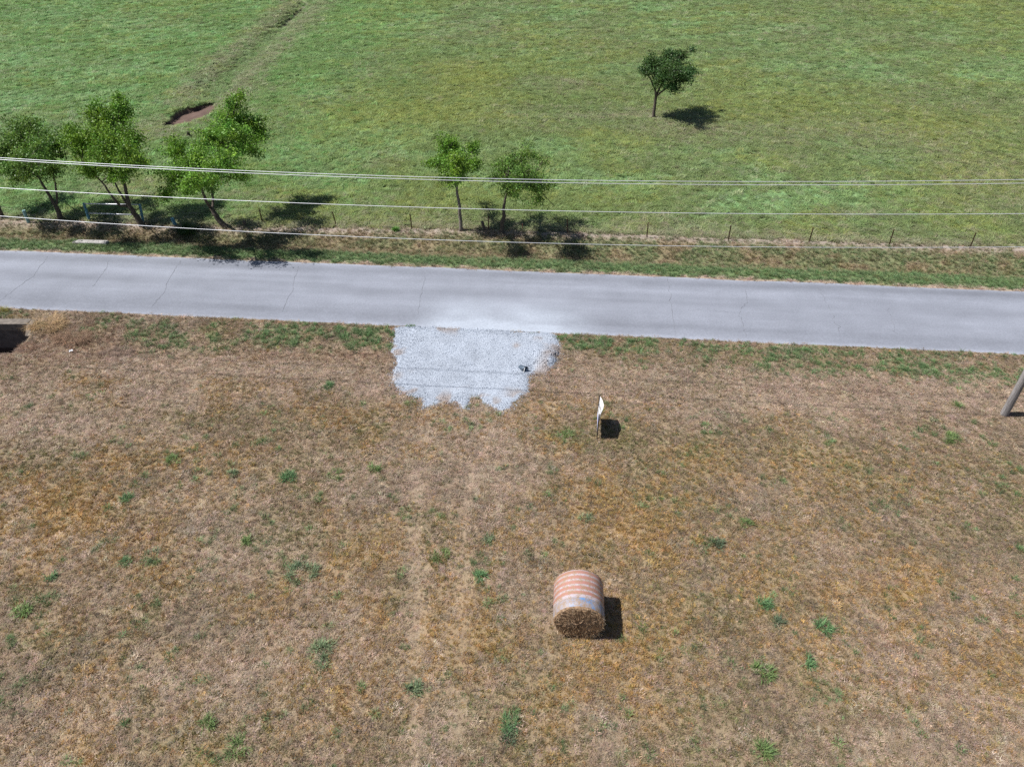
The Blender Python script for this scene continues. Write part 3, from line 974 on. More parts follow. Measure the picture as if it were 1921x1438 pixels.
def tree(label, base_px, paths, lobes, leaf_col, seed, leaves=9000, leaf=0.115, group=None, bark='bark', spread_=0.16, ttw=1.0):
    rg = np.random.default_rng(seed)
    B = gnd(*base_px)
    bz = hz(B[0], B[1])
    root = thing('tree', label, 'tree', (B[0], B[1], bz), 0, group)
    off = np.array([B[0], B[1], bz])
    parts, nodes = [], []
    for path in paths:
        pts, rad = [], []
        for (px, py, dY, r) in path:
            q = plane(px, py, B[1] + dY * 1.5) - off
            pts.append(q)
            rad.append(r)
        if path is paths[0]:
            pts[0] = np.array([0, 0, -0.15])
        # smooth the limb and give it small kinks
        P, R = [], []
        for i in range(len(pts) - 1):
            for t in np.linspace(0, 1, 4)[:-1]:
                P.append(pts[i] * (1 - t) + pts[i + 1] * t + (rg.normal(0, 0.018, 3) if t > 0 else 0))
                R.append(rad[i] * (1 - t) + rad[i + 1] * t)
        P.append(pts[-1])
        R.append(rad[-1])
        if path is paths[0]:
            R[0] *= 1.35
        parts.append(tube(P, R, 8))
        nodes += [(p_, r_) for p_, r_ in list(zip(P, R))[len(P) // 2:]]
    tips = []
    vol = []
    for (px, py, rx, ry, dY, nt_) in lobes:
        dY = dY * 2.1
        c = plane(px, py, B[1] + dY) - off
        ax = np.linalg.norm(plane(px + rx, py, B[1] + dY) - off - c)
        az = np.linalg.norm(plane(px, py - ry, B[1] + dY) - off - c)
        ad = 1.15 * max(ax, az)
        d = [np.linalg.norm(c - p_) + 0.35 * max(0, p_[2] - c[2]) for p_, _ in nodes]
        st, sr = nodes[int(np.argmin(d))]
        mid = 0.5 * (st + c) + np.array([0, 0, 0.12]) + rg.normal(0, 0.1, 3)
        limb = qcurve(st, mid, c, 7)
        r0 = min(sr * 0.8, 0.05)
        parts.append(tube(limb, np.linspace(r0, 0.018, 7), 5))
        vol.append(ax * az * ad)
        for j in range(int(nt_ * ttw)):
            u = rg.normal(0, 1, 3)
            u /= np.linalg.norm(u)
            rr = rg.random() ** 0.45
            e = c + u * rr * np.array([ax, ad, az])
            s_ = limb[rg.integers(2, 7)]
            m_ = 0.5 * (s_ + e) + rg.normal(0, 0.08, 3) + np.array([0, 0, 0.08])
            tw = qcurve(s_, m_, e, 5)
            parts.append(tube(tw, np.linspace(0.014, 0.004, 5), 3, cap=False))
            tips.append((tw, rg.lognormal(0, 0.35)))
    V, F = join(parts)
    mesh_obj('trunk', V, F, M[bark], root, smooth=True)
    # leaves in sprays along the outer part of each twig
    wts = np.array([t[1] for t in tips])
    cnt = np.maximum(4, (leaves * wts / wts.sum()).astype(int))
    LV, LC = [], []
    for (tw, wt), k in zip(tips, cnt):
        sub = rg.uniform(0.35, 1.08, k) * 4
        i0 = np.clip(sub.astype(int), 0, 3)
        f_ = (sub - i0)[:, None]
        base = tw[i0] * (1 - f_) + tw[i0 + 1] * f_
        c = base + rg.normal(0, 1, (k, 3)) * spread_ * np.array([1, 1, 0.75])
        tone = rg.lognormal(0, 0.16)
        hue = rg.normal(0, 0.10)
        dirs = rg.normal(0, 1, (k, 3)) + np.array([0.35, 0, -0.25])
        dirs /= np.linalg.norm(dirs, axis=1, keepdims=True)
        nrm = rg.normal(0, 0.75, (k, 3)) + np.array([0, 0, 0.9])
        side = np.cross(dirs, nrm)
        side /= np.linalg.norm(side, axis=1, keepdims=True) + 1e-9
        L = (leaf * rg.uniform(0.6, 1.35, k))[:, None]
        q = np.stack([c - dirs * L * 0.5, c + side * L * 0.30, c + dirs * L * 0.5, c - side * L * 0.30], 1)
        LV.append(q.reshape(-1, 3))
        cc = np.array(leaf_col) * tone * rg.lognormal(0, 0.18, (k, 1)) * np.array([1 + hue, 1.0, 1 - hue])
        LC.append(np.repeat(cc, 4, 0))
    LV, LC = np.concatenate(LV), np.concatenate(LC)
    LF = np.arange(len(LV)).reshape(-1, 4)
    mesh_obj('crown', LV, LF, M['leaf'], root, attrs={'col': np.clip(LC, 0.005, 0.6), 'var': np.ones((len(LV), 3))})
    return root


LEAF_A = (0.140, 0.265, 0.028)
LEAF_B = (0.150, 0.290, 0.034)
LEAF_C = (0.115, 0.210, 0.034)
LEAF_D = (0.060, 0.122, 0.032)

tree('tree on the left edge of the picture with only its dark trunk foot in view', (6, 411), [[(6, 411, 0, .13), (-2, 390, 0, .10), (-12, 360, 0.2, .08), (-25, 330, .3, .05)]],
     [(-45, 285, 50, 45, .6, 40), (-30, 320, 34, 24, -.6, 26), (-70, 250, 40, 34, .6, 26)], LEAF_C, 1, leaves=7000, group=FENCE_GROUP)
tree('dark leafy tree leaning left behind the lone pale teal post', (116, 414), [[(116, 414, 0, .17), (111, 400, 0, .14), (105, 387, 0, .12), (93, 367, .1, .09), (80, 346, .2, .07), (66, 318, .4, .05)],
     [(105, 387, 0, .08), (107, 372, .1, .06), (104, 345, .3, .05), (98, 315, .4, .035)]],
     [(40, 250, 42, 36, .8, 48), (12, 285, 34, 42, .3, 40), (75, 275, 40, 40, .3, 48), (105, 262, 26, 34, .9, 26), (92, 318, 34, 26, -.4, 28), (48, 318, 34, 28, -.8, 30), (20, 325, 26, 26, -.6, 20), (58, 232, 26, 20, 1.2, 18), (60, 290, 44, 34, -1.4, 40), (30, 300, 34, 28, 1.5, 24)],
     LEAF_C, 2, leaves=24000, group=FENCE_GROUP)
tree('tallest bushy tree with several dark stems growing through the blue brace', (268, 424), [[(268, 424, 0, .19), (256, 405, 0, .16), (243, 388, 0, .13), (238, 368, .1, .10), (231, 338, .3, .08), (222, 300, .5, .06)],
     [(240, 386, 0, .08), (226, 386, -.2, .07), (209, 366, -.3, .06), (191, 341, -.2, .045), (160, 316, 0, .03)], [(244, 390, 0, .08), (228, 365, .1, .06), (214, 340, .3, .045), (200, 310, .5, .03)]],
     [(190, 240, 50, 42, .9, 62), (228, 205, 24, 26, 1.3, 30), (222, 182, 14, 14, 1.5, 10), (178, 208, 28, 24, 1.1, 28), (150, 265, 34, 34, .3, 36), (243, 262, 30, 34, .6, 38), (258, 300, 24, 26, -.3, 24), (205, 292, 44, 34, -.3, 48),
      (165, 318, 34, 20, -.8, 22), (132, 240, 20, 16, .8, 12), (226, 322, 26, 20, -.7, 18), (200, 270, 44, 36, -1.5, 44), (170, 280, 36, 30, 1.6, 26), (235, 290, 28, 26, -1.9, 22)], LEAF_A, 3, leaves=34000, group=FENCE_GROUP)
tree('bright green spreading tree with a leaning forked trunk right of the blue brace', (428, 428), [[(428, 428, 0, .19), (412, 414, 0, .16), (402, 400, 0, .13), (396, 390, .05, .11)],
     [(396, 390, .05, .09), (386, 376, -.2, .08), (379, 356, -.3, .07), (366, 335, -.5, .045)], [(398, 392, .05, .08), (400, 375, .3, .075), (398, 352, .6, .065), (402, 315, 1.0, .05), (415, 270, 1.4, .04)]],
     [(432, 226, 40, 32, 1.7, 48), (476, 232, 30, 24, 1.8, 28), (440, 188, 20, 15, 1.9, 14), (455, 175, 9, 7, 2.0, 5), (398, 262, 48, 34, .8, 50), (328, 275, 36, 30, .3, 28), (330, 330, 36, 30, -.9, 34), (398, 330, 58, 22, -.9, 38), (455, 275, 42, 28, 1.0, 38),
      (305, 366, 14, 18, -1.3, 10), (455, 328, 22, 14, -.3, 12), (492, 255, 18, 12, 1.6, 10), (350, 350, 26, 16, -1.2, 14), (350, 360, 15, 7, -2.1, 7), (368, 296, 34, 26, -.6, 30), (425, 300, 36, 24, -1.5, 28), (440, 250, 36, 26, .2, 26), (375, 335, 36, 20, -1.9, 18)], LEAF_B, 4, leaves=34000, group=FENCE_GROUP)
tree('slender young tree with a straight pale trunk and rounded yellow green crown', (866, 434), [[(866, 434, 0, .12), (863, 405, 0, .10), (861, 380, 0, .085), (857, 352, .05, .07), (852, 325, .1, .05), (845, 295, .1, .035)],
     [(857, 352, .05, .05), (868, 325, .1, .04), (882, 295, .2, .025)]],
     [(843, 272, 30, 26, .4, 40), (826, 305, 30, 20, 0, 28), (868, 312, 28, 26, -.2, 34), (890, 278, 14, 17, .5, 14), (850, 338, 28, 14, -.2, 20), (850, 295, 28, 22, .2, 28), (808, 308, 14, 9, 0, 7), (852, 300, 28, 24, -1.1, 22), (860, 318, 24, 18, .9, 14), (856, 322, 26, 16, -1.2, 20), (842, 288, 24, 20, 1.6, 14), (894, 312, 12, 15, -.6, 10)], LEAF_A, 5, leaves=17000, group=FENCE_GROUP, bark='pale_bark', leaf=.10, spread_=.14)
tree('sparse windswept tree with a crooked trunk and drooping twigs to the right', (941, 438), [[(941, 438, 0, .15), (942, 418, 0, .12), (946, 404, 0, .11), (944, 395, 0, .085), (947, 380, 0, .07), (950, 365, 0, .06), (955, 330, .1, .045)],
     [(950, 365, 0, .04), (975, 345, -.2, .03), (1010, 355, -.4, .02), (1038, 385, -.5, .012)]],
     [(958, 305, 30, 28, .3, 30), (990, 288, 34, 18, .6, 18), (955, 345, 26, 22, -.1, 30), (985, 330, 34, 22, .1, 26), (1018, 350, 34, 14, -.2, 14), (935, 320, 16, 18, .2, 10), (1005, 375, 26, 14, -.5, 9), (1020, 300, 22, 18, .6, 7), (962, 360, 22, 12, -.2, 14), (980, 320, 36, 24, -1.2, 20), (1000, 350, 30, 14, -1.0, 12), (960, 330, 24, 24, 1.0, 14), (988, 338, 40, 18, -1.0, 22), (1002, 330, 36, 18, .8, 14), (972, 352, 30, 13, -1.2, 14), (1015, 340, 26, 14, -.9, 10), (1025, 348, 24, 14, -.3, 9), (926, 336, 16, 16, -.5, 11), (940, 318, 18, 18, .9, 10)],
     LEAF_C, 6, leaves=14500, group=FENCE_GROUP, leaf=.10, spread_=.14)
tree('lone dark green tree standing out in the pasture', (1226, 222), [[(1226, 222, 0, .14), (1228, 200, 0, .12), (1231, 180, 0, .11), (1228, 165, 0, .07), (1220, 148, .1, .05), (1212, 135, .1, .03)],
     [(1231, 181, 0, .09), (1240, 160, .1, .07), (1252, 135, .2, .05), (1262, 115, .3, .03)], [(1232, 180, 0, .08), (1252, 165, -.2, .06), (1275, 150, -.2, .04)]],
     [(1228, 118, 26, 20, .4, 42), (1212, 128, 14, 18, .2, 16), (1258, 110, 28, 18, .6, 42), (1275, 102, 16, 10, .7, 12), (1278, 138, 30, 22, -.1, 52), (1296, 135, 14, 14, .1, 14), (1240, 150, 28, 22, -.2, 40), (1262, 163, 20, 12, -.5, 16), (1250, 130, 30, 24, .2, 44), (1300, 94, 4, 5, .8, 3), (1255, 130, 32, 24, -.9, 30), (1265, 120, 32, 22, 1.1, 26)],
     LEAF_D, 7, leaves=21000, leaf=.125, spread_=.16)

# ------------------------------------------------------------------ far fence
POSTS = [((492.5, 418), (485, 390)), ((631, 423), (621, 398)), ((773, 432), (768, 401)), ((917, 433), (915.5, 408)), ((1064, 437), (1063.5, 411)), ((1213.5, 446), (1215.5, 417)),
         ((1366, 452), (1371, 423)), ((1517, 456), (1526.5, 427)), ((1666.5, 463), (1677, 430)), ((1818, 468), (1830.5, 437)), ((1970, 476), (1984, 445)), ((2120, 484), (2136, 452))]
B0 = gnd(*POSTS[0][0])
fence = thing('wire_fence', 'low wire fence on thin rusty steel posts along the pasture edge', 'fence', (B0[0], B0[1], hz(B0[0], B0[1])))
FO = np.array(fence.location)
bases = []
for a, t in POSTS:
    B = gnd(*a)
    zb = hz(B[0], B[1])
    T = plane(t[0], t[1], B[1])
    lean = np.array([T[0] - B[0], 0, 0]) * 0.6
    bases.append((np.array([B[0], B[1], zb]), lean))
    h = max(T[2] - zb, 0.85)
    v1, f1 = box(-0.030, 0.030, -0.007, 0.007, -0.2, h)
    v2, f2 = box(-0.006, 0.006, 0.0065, 0.035, -0.2, h)
    Vp, Fp = join([(v1, f1), (v2, f2)])
    Vp = [(x_ + lean[0] * (z_ / h) + B[0] - FO[0], y_ + B[1] - FO[1], z_ + zb - FO[2]) for x_, y_, z_ in Vp]
    mesh_obj('post', Vp, Fp, M['rust'], fence)
bases = [(np.array([-18.9, 40.15, hz(-18.9, 40.15)]), np.zeros(3))] + bases + [(np.array([40.5, 36.1, 0.0]), np.zeros(3))]
for hgt in (0.30, 0.55, 0.78, 0.98):
    P = []
    for (a, la), (b_, lb) in zip(bases[:-1], bases[1:]):
        for t in np.linspace(0, 1, 5)[:-1]:
            q = a * (1 - t) + b_ * t + (la * (1 - t) + lb * t) * hgt
            P.append(q - FO + np.array([0, -0.02, hgt - 0.05 * 4 * t * (1 - t)]))
    V_, F_ = tube(P, [0.0035] * len(P), 3)
    mesh_obj('wire', V_, F_, M['wire'], fence)

# blue pipe brace with two rails
A, Bq = gnd(168, 414), gnd(269, 419)
brace = thing('pipe_brace', 'two blue pipe posts joined by two pale metal rails under the left trees', 'fence brace', (A[0], A[1], hz(A[0], A[1])))
O = np.array(brace.location)
tops = []
for q, t in ((A, (157, 381)), (Bq, (262, 383))):
    zb = hz(q[0], q[1])
    T = plane(t[0], t[1], q[1])
    b0 = np.array([q[0], q[1], zb - 0.2]) - O
    t0 = np.array([T[0], q[1], max(T[2], zb + 1.05)]) - O
    V_, F_ = tube([b0, t0 - (t0 - b0) * 0.03, t0], [0.075, 0.075, 0.068], 12)
    mesh_obj('post', V_, F_, M['blue_paint'], brace, smooth=False)
    tops.append((b0 + np.array([0, 0, 0.2]), t0))
for hgt in (0.97, 0.42):
    P = [a * (1 - hgt) + b_ * hgt for a, b_ in tops]
    V_, F_ = tube(P, [0.036, 0.036], 8)
    mesh_obj('rail', V_, F_, M['pipe'], brace, smooth=True)


def post(name, label, base, top, r, mat, group=None, sides=12, cap=None):
    B = gnd(*base)
    zb = hz(B[0], B[1])
    T = plane(top[0], top[1], B[1])
    root = thing(name, label, 'post', (B[0], B[1], zb), 0, group)
    d = np.array([T[0] - B[0], 0, T[2] - zb])
    V_, F_ = tube([-0.2 * d / np.linalg.norm(d), d * 0.5, d * 0.96, d], [r * 1.02, r, r, r * 0.82], sides)
    mesh_obj('shaft', V_, F_, M[mat], root)
    if cap:
        V_, F_ = tube([d, d + np.array([0, 0, 0.03])], [r * 1.12, r * 1.05], sides)
        mesh_obj('cap', V_, F_, M[cap], root)
    return root


post('pipe_post', 'lone pale teal capped pipe post left of the leaning dark tree', (54, 418), (44.5, 395.5), 0.085, 'pale_paint', cap='pale_paint')
post('pipe_post', 'short leaning blue post stub between the brace and the bright green tree', (330, 424), (322.5, 409), 0.10, 'blue_paint', sides=8)
post('wooden_post', 'short dark weathered wood post between the two middle trees', (909, 434), (904.5, 415), 0.085, 'oldwood', sides=9)
post('wooden_post', 'low dark stump of a post right of the bright green tree', (460, 425), (457.5, 414.5), 0.10, 'oldwood', sides=7)
post('steel_post', 'knee high rusty steel post in the shade of the sparse tree', (981, 432), (980, 420), 0.03, 'rust', sides=6)
post('marker_post', 'small dark marker standing in the pasture just below the dirt hollow', (354, 257), (353, 247), 0.11, 'darkmetal', sides=8)

# pale concrete kerb block on the far verge
q = gnd(169, 455)
blk = thing('concrete_block', 'long pale concrete kerb block lying on the far verge under the trees', 'concrete block', (q[0], q[1], hz(q[0], q[1])), -0.06)
V_, F_ = box(-0.80, 1.0, -0.17, 0.2, -0.03, 0.16, 0.025)
mesh_obj('body', V_, F_, M['concrete'], blk)
V_, F_ = box(-1.02, -0.803, -0.12, 0.17, -0.03, 0.12, 0.05)
mesh_obj('broken_end', V_, F_, M['dark_concrete'], blk)
for hx, rr in ((-0.48, 0.055), (0.5, 0.035)):
    V_, F_ = tube([(hx, 0.03, 0.10), (hx, 0.03, 0.1625)], [rr, rr], 10)
    mesh_obj('painted_hole', V_, F_, M['black'], blk)  # solid black discs: shade inside the holes painted, nothing is sunk

# ------------------------------------------------------------------ culvert under the lane, left edge
cul = thing('culvert', 'concrete culvert headwall with a dark opening at the left end of the ditch', 'culvert', (-24.0, 29.3, 0))
V_, F_ = box(-3.6, 1.12, -0.17, 0.30, -0.34, 0.035, 0.02)
mesh_obj('top_slab', V_, F_, M['slab'], cul)
V_, F_ = box(-3.6, 1.10, 0.12, 0.28, -1.9, -0.345)
mesh_obj('back_wall', V_, F_, M['dark_concrete'], cul)
for xa, xb in ((1.125, 1.36), (-3.85, -3.605)):
    Vw = [(xa, -0.62, -1.9), (xb, -0.62, -1.9), (xb, 0.28, -1.9), (xa, 0.28, -1.9), (xa, -0.62, -0.34), (xb, -0.62, -0.34), (xb, -0.25, 0.0), (xa, -0.25, 0.0), (xa, 0.28, 0.01), (xb, 0.28, 0.01)]
    Fw = [(0, 3, 2, 1), (0, 1, 5, 4), (4, 5, 6, 7), (7, 6, 9, 8), (3, 8, 9, 2), (0, 4, 7, 8, 3), (1, 2, 9, 6, 5)]
    mesh_obj('wing_wall', Vw, Fw, M['slab'], cul)

# ------------------------------------------------------------------ round bale in a faded flag net
BX, BY, BL, BR = 1.91, 12.46, 1.37, 0.728
m, n, out = new_mat('flag_net_wrap')
tc = N(n, 'ShaderNodeTexCoord')
sx = N(n, 'ShaderNodeSeparateXYZ')
nzw = N(n, 'ShaderNodeTexNoise')
nzw.inputs['Scale'].default_value = 3.0
nzw.inputs['Detail'].default_value = 3
n.links.new(tc.outputs['Object'], nzw.inputs['Vector'])
wobv = N(n, 'ShaderNodeVectorMath', operation='MULTIPLY_ADD')
wobv.inputs[1].default_value = (0, 0.05, 0)
n.links.new(nzw.outputs['Color'], wobv.inputs[0])
n.links.new(tc.outputs['Object'], wobv.inputs[2])
n.links.new(wobv.outputs[0], sx.inputs[0])
ramp = N(n, 'ShaderNodeValToRGB')
ramp.color_ramp.interpolation = 'LINEAR'
WHITE, RED, GREYB = (0.43, 0.37, 0.40, 1), (0.39, 0.185, 0.155, 1), (0.31, 0.285, 0.315, 1)
els = [(0.0, (0.45, 0.30, 0.15, 1)), (0.035, GREYB), (0.245, GREYB), (0.265, WHITE), (0.325, WHITE)]
cpos = 0.375
for i in range(5):
    els += [(cpos - 0.036, RED), (cpos + 0.028, RED), (cpos + 0.05, WHITE), (cpos + 0.08, WHITE)]
    cpos += 0.130
els = [(a, c) for a, c in els if a < 0.99] + [(1.0, RED)]
while len(ramp.color_ramp.elements) < len(els):
    ramp.color_ramp.elements.new(0.5)
for e, (a, c) in zip(ramp.color_ramp.elements, els):
    e.position = a
for e, (a, c) in zip(ramp.color_ramp.elements, sorted(els)):
    e.position, e.color = a, c
dv = N(n, 'ShaderNodeMath', operation='MULTIPLY_ADD')
dv.inputs[1].default_value = 1 / BL
dv.inputs[2].default_value = -0.018
n.links.new(sx.outputs['Y'], dv.inputs[0])
n.links.new(dv.outputs[0], ramp.inputs[0])
# blue field left on the front band, worn into blotches near the crown of the bale
nb = N(n, 'ShaderNodeTexNoise')
nb.inputs['Scale'].default_value = 3.4
nb.inputs['Detail'].default_value = 5
n.links.new(tc.outputs['Object'], nb.inputs['Vector'])
mb = N(n, 'ShaderNodeMapRange')
mb.inputs['From Min'].default_value, mb.inputs['From Max'].default_value = 0.42, 0.60
n.links.new(nb.outputs['Fac'], mb.inputs['Value'])
band = N(n, 'ShaderNodeMapRange')
band.inputs['From Min'].default_value, band.inputs['From Max'].default_value = 0.255, 0.225
n.links.new(dv.outputs[0], band.inputs['Value'])
s0 = N(n, 'ShaderNodeSeparateXYZ')
n.links.new(tc.outputs['Object'], s0.inputs[0])
xr = N(n, 'ShaderNodeMapRange')
xr.inputs['From Min'].default_value, xr.inputs['From Max'].default_value = -0.38, -0.08
n.links.new(s0.outputs['X'], xr.inputs['Value'])
m1 = N(n, 'ShaderNodeMath', operation='MULTIPLY')
m2 = N(n, 'ShaderNodeMath', operation='MULTIPLY')
n.links.new(mb.outputs[0], m1.inputs[0])
n.links.new(band.outputs[0], m1.inputs[1])
n.links.new(m1.outputs[0], m2.inputs[0])
n.links.new(xr.outputs[0], m2.inputs[1])
mixb = N(n, 'ShaderNodeMix', data_type='RGBA')
mixb.inputs['B'].default_value = (0.10, 0.26, 0.52, 1)
n.links.new(m2.outputs[0], mixb.inputs['Factor'])
n.links.new(ramp.outputs[0], mixb.inputs['A'])
# straw showing through the mesh
nh = N(n, 'ShaderNodeTexNoise')
nh.inputs['Scale'].default_value = 30
nh.inputs['Detail'].default_value = 4
nh.inputs['Roughness'].default_value = 0.8
n.links.new(tc.outputs['Object'], nh.inputs['Vector'])
mh = N(n, 'ShaderNodeMapRange')
mh.inputs['From Min'].default_value, mh.inputs['From Max'].default_value = 0.44, 0.60
mh.inputs['To Max'].default_value = 0.85
nh2 = N(n, 'ShaderNodeTexNoise')
nh2.inputs['Scale'].default_value = 8
nh2.inputs['Detail'].default_value = 5
nh2.inputs['Roughness'].default_value = 0.7
n.links.new(tc.outputs['Object'], nh2.inputs['Vector'])
nhs = N(n, 'ShaderNodeMath', operation='MULTIPLY_ADD')
nhs.inputs[1].default_value = 0.9
nhs.inputs[2].default_value = -0.45
n.links.new(nh2.outputs['Fac'], nhs.inputs[0])
nha = N(n, 'ShaderNodeMath', operation='ADD')
n.links.new(nh.outputs['Fac'], nha.inputs[0])
n.links.new(nhs.outputs[0], nha.inputs[1])
n.links.new(nha.outputs[0], mh.inputs['Value'])
mixh = N(n, 'ShaderNodeMix', data_type='RGBA')
mixh.inputs['B'].default_value = (0.30, 0.20, 0.115, 1)
n.links.new(mh.outputs[0], mixh.inputs['Factor'])
n.links.new(mixb.outputs['Result'], mixh.inputs['A'])
p = N(n, 'ShaderNodeBsdfPrincipled')
p.inputs['Roughness'].default_value = 0.45
p.inputs['Specular IOR Level'].default_value = 0.4
n.links.new(mixh.outputs['Result'], p.inputs['Base Color'])
b = N(n, 'ShaderNodeBump')
b.inputs['Strength'].default_value = 0.5
b.inputs['Distance'].default_value = 0.015
n.links.new(nh.outputs['Fac'], b.inputs['Height'])
n.links.new(b.outputs[0], p.inputs['Normal'])
n.links.new(p.outputs[0], out.inputs[0])
M['net'] = m

bale = thing('hay_bale', 'round hay bale in faded red white and blue striped net wrap', 'hay bale', (BX, BY, hz(BX, 13.0) + 0.01), math.radians(-3.8))


def bale_ring(t, ang, R):
    """slightly slumped, flat where it rests on the ground"""
    rr = R * (1 + 0.018 * (fbm(np.cos(ang) * 2 + 9, np.sin(ang) * 2 + t * 3, 1.0, 2, seed=91) - 0.5) * 2)
    xx, z_ = rr * np.cos(ang) * 1.02, rr * np.sin(ang) * 0.985 + R * 0.965
    return xx, np.maximum(z_, 0.0)


na = 72
ang = np.linspace(0, 2 * math.pi, na, endpoint=False)
V_, F_ = [], []
rows = np.linspace(0.045, BL - 0.04, 18)
for t in rows:
    edge = 1 - 0.03 * math.exp(-((t - 0.045) / 0.05) ** 2) - 0.03 * math.exp(-((t - BL + 0.04) / 0.05) ** 2)
    xx, z_ = bale_ring(t, ang, BR * edge)
    V_ += list(zip(xx, np.full(na, t), z_))
for i in range(len(rows) - 1):
    for k in range(na):
        k2 = (k + 1) % na
        F_.append((i * na + k, i * na + k2, (i + 1) * na + k2, (i + 1) * na + k))
mesh_obj('net_wrap', V_, F_, M['net'], bale, smooth=True)
# hay: rolled core with bulging ends, and straws standing out of the ends
hv, hf, hc = [], [], []
rg = np.random.default_rng(9)
rings = [0.0, 0.12, 0.25, 0.38, 0.5, 0.62, 0.74, 0.86, 0.95, 1.0]
for end, y_at, sgn in ((0, 0.0, -1), (1, BL, 1)):
    st = len(hv)
    for j, q in enumerate(rings):
        bul = 0.05 * (1 - q ** 2) * sgn if j < 9 else -sgn * 0.05
        for k in range(na):
            xx, z_ = bale_ring(y_at, ang[k:k + 1], BR * 0.975)
            cx, cz = 0.0, BR * 0.965
            rr = q * (1 + (rg.normal(0, 0.012) if 0 < q < 1 else 0))
            hv.append((cx + (xx[0] - cx) * rr, y_at + bul + (rg.normal(0, 0.012) if q < 0.97 else 0), max(cz + (z_[0] - cz) * rr, 0.0)))
            g_ = rg.lognormal(0, 0.25)
            hc.append((0.34 * g_, 0.225 * g_, 0.14 * g_))
    for j in range(len(rings) - 1):
        for k in range(na):
            k2 = (k + 1) % na
            qd = (st + j * na + k, st + j * na + k2, st + (j + 1) * na + k2, st + (j + 1) * na + k)
            hf.append(qd if sgn < 0 else qd[::-1])
o1, o2 = (len(rings) - 1) * na, (2 * len(rings) - 1) * na
for k in range(na):
    k2 = (k + 1) % na
    hf.append((o1 + k, o1 + k2, o2 + k2, o2 + k))
m1_ = mesh_obj('hay_core', hv, hf, M['plant'], bale, attrs={'col': hc, 'var': np.ones((len(hv), 3))})
sv, sf, sc_ = [], [], []
for end, y_at, sgn, cnt in ((0, 0.0, -1, 3400), (1, BL, 1, 1200)):
    for i in range(cnt):
        q = math.sqrt(rg.random())
        a = rg.uniform(0, 2 * math.pi)
        xx, z_ = bale_ring(y_at, np.array([a]), BR * 0.985 * q)
        z_ = BR * 0.965 + (z_ - BR * 0.965)
        base = np.array([xx[0], y_at + sgn * 0.05 * (1 - q * q) - sgn * 0.02, max(float(z_[0]), 0.012)])
        tang = np.array([-math.sin(a), 0, math.cos(a)])
        rad = np.array([math.cos(a), 0, math.sin(a)])
        d = tang * rg.normal(0, 1.0) + rad * rg.normal(0.15, 0.5) + np.array([0, sgn * abs(rg.normal(0.25, 0.3)), 0])
        d /= np.linalg.norm(d)
        L = rg.uniform(0.05, 0.17) * (1.1 if q > 0.9 else 1)
        sd = np.cross(d, rg.normal(0, 1, 3))
        sd = sd / np.linalg.norm(sd) * rg.uniform(0.003, 0.007)
        e = base + d * L
        e[2] = max(e[2], 0.01)
        k = len(sv)
        sv += [tuple(base - sd), tuple(base + sd), tuple(e)]
        sf.append((k, k + 1, k + 2))
        g_ = rg.lognormal(0, 0.35) * (1.35 if q > 0.85 else 0.95)
        sc_ += [(min(0.50 * g_, .75), min(0.34 * g_, .6), min(0.205 * g_, .45))] * 3
ls = mesh_obj('loose_straw', sv, sf, M['plant'], bale, attrs={'col': sc_, 'var': np.ones((len(sv), 3))})
tag(ls, kind='stuff')

# ------------------------------------------------------------------ wind-bowed roadside sign
m, n, out = new_mat('printed_sign_sheet')
tc = N(n, 'ShaderNodeTexCoord')
sp = N(n, 'ShaderNodeSeparateXYZ')
n.links.new(tc.outputs['Object'], sp.inputs[0])
nz = N(n, 'ShaderNodeTexNoise')
nz.inputs['Scale'].default_value = 16
nz.inputs['Detail'].default_value = 1
n.links.new(tc.outputs['Object'], nz.inputs['Vector'])


def zband(lo, hi):
    a = N(n, 'ShaderNodeMath', operation='GREATER_THAN')
    a.inputs[1].default_value = lo
    b_ = N(n, 'ShaderNodeMath', operation='LESS_THAN')
    b_.inputs[1].default_value = hi
    c = N(n, 'ShaderNodeMath', operation='MULTIPLY')
    n.links.new(sp.outputs['Z'], a.inputs[0])
    n.links.new(sp.outputs['Z'], b_.inputs[0])
    n.links.new(a.outputs[0], c.inputs[0])
    n.links.new(b_.outputs[0], c.inputs[1])
    return c


gt = N(n, 'ShaderNodeMath', operation='GREATER_THAN')
gt.inputs[1].default_value = 0.50
n.links.new(nz.outputs['Fac'], gt.inputs[0])
cur = None
prev = None
for (lo, hi, colr, key) in ((0.74, 0.90, (0.16, 0.18, 0.22, 1), True), (0.52, 0.62, (0.16, 0.18, 0.24, 1), True), (0.30, 0.44, (0.55, 0.58, 0.85, 1), False)):
    z_ = zband(lo, hi)
    if key:
        mm = N(n, 'ShaderNodeMath', operation='MULTIPLY')
        n.links.new(z_.outputs[0], mm.inputs[0])
        n.links.new(gt.outputs[0], mm.inputs[1])
        z_ = mm
    mx = N(n, 'ShaderNodeMix', data_type='RGBA')
    mx.inputs['B'].default_value = colr
    mx.inputs['A'].default_value = (0.80, 0.80, 0.81, 1)
    n.links.new(z_.outputs[0], mx.inputs['Factor'])
    if prev:
        n.links.new(prev.outputs['Result'], mx.inputs['A'])
    prev = mx
p = N(n, 'ShaderNodeBsdfPrincipled')
p.inputs['Roughness'].default_value = 0.4
n.links.new(prev.outputs['Result'], p.inputs['Base Color'])
n.links.new(p.outputs[0], out.inputs[0])
M['sign'] = m
S0, S1 = gnd(1119.5, 823), gnd(1120.5, 787.5)
S0[2], S1[2] = hz(S0[0], S0[1]), hz(S1[0], S1[1])
sign = thing('roadside_sign', 'white printed sign bowed by the wind between two thin dark posts', 'sign', tuple(S0))
V_, F_ = [], []
nu, nv = 20, 12
dS = S1 - S0
dS[2] = 0
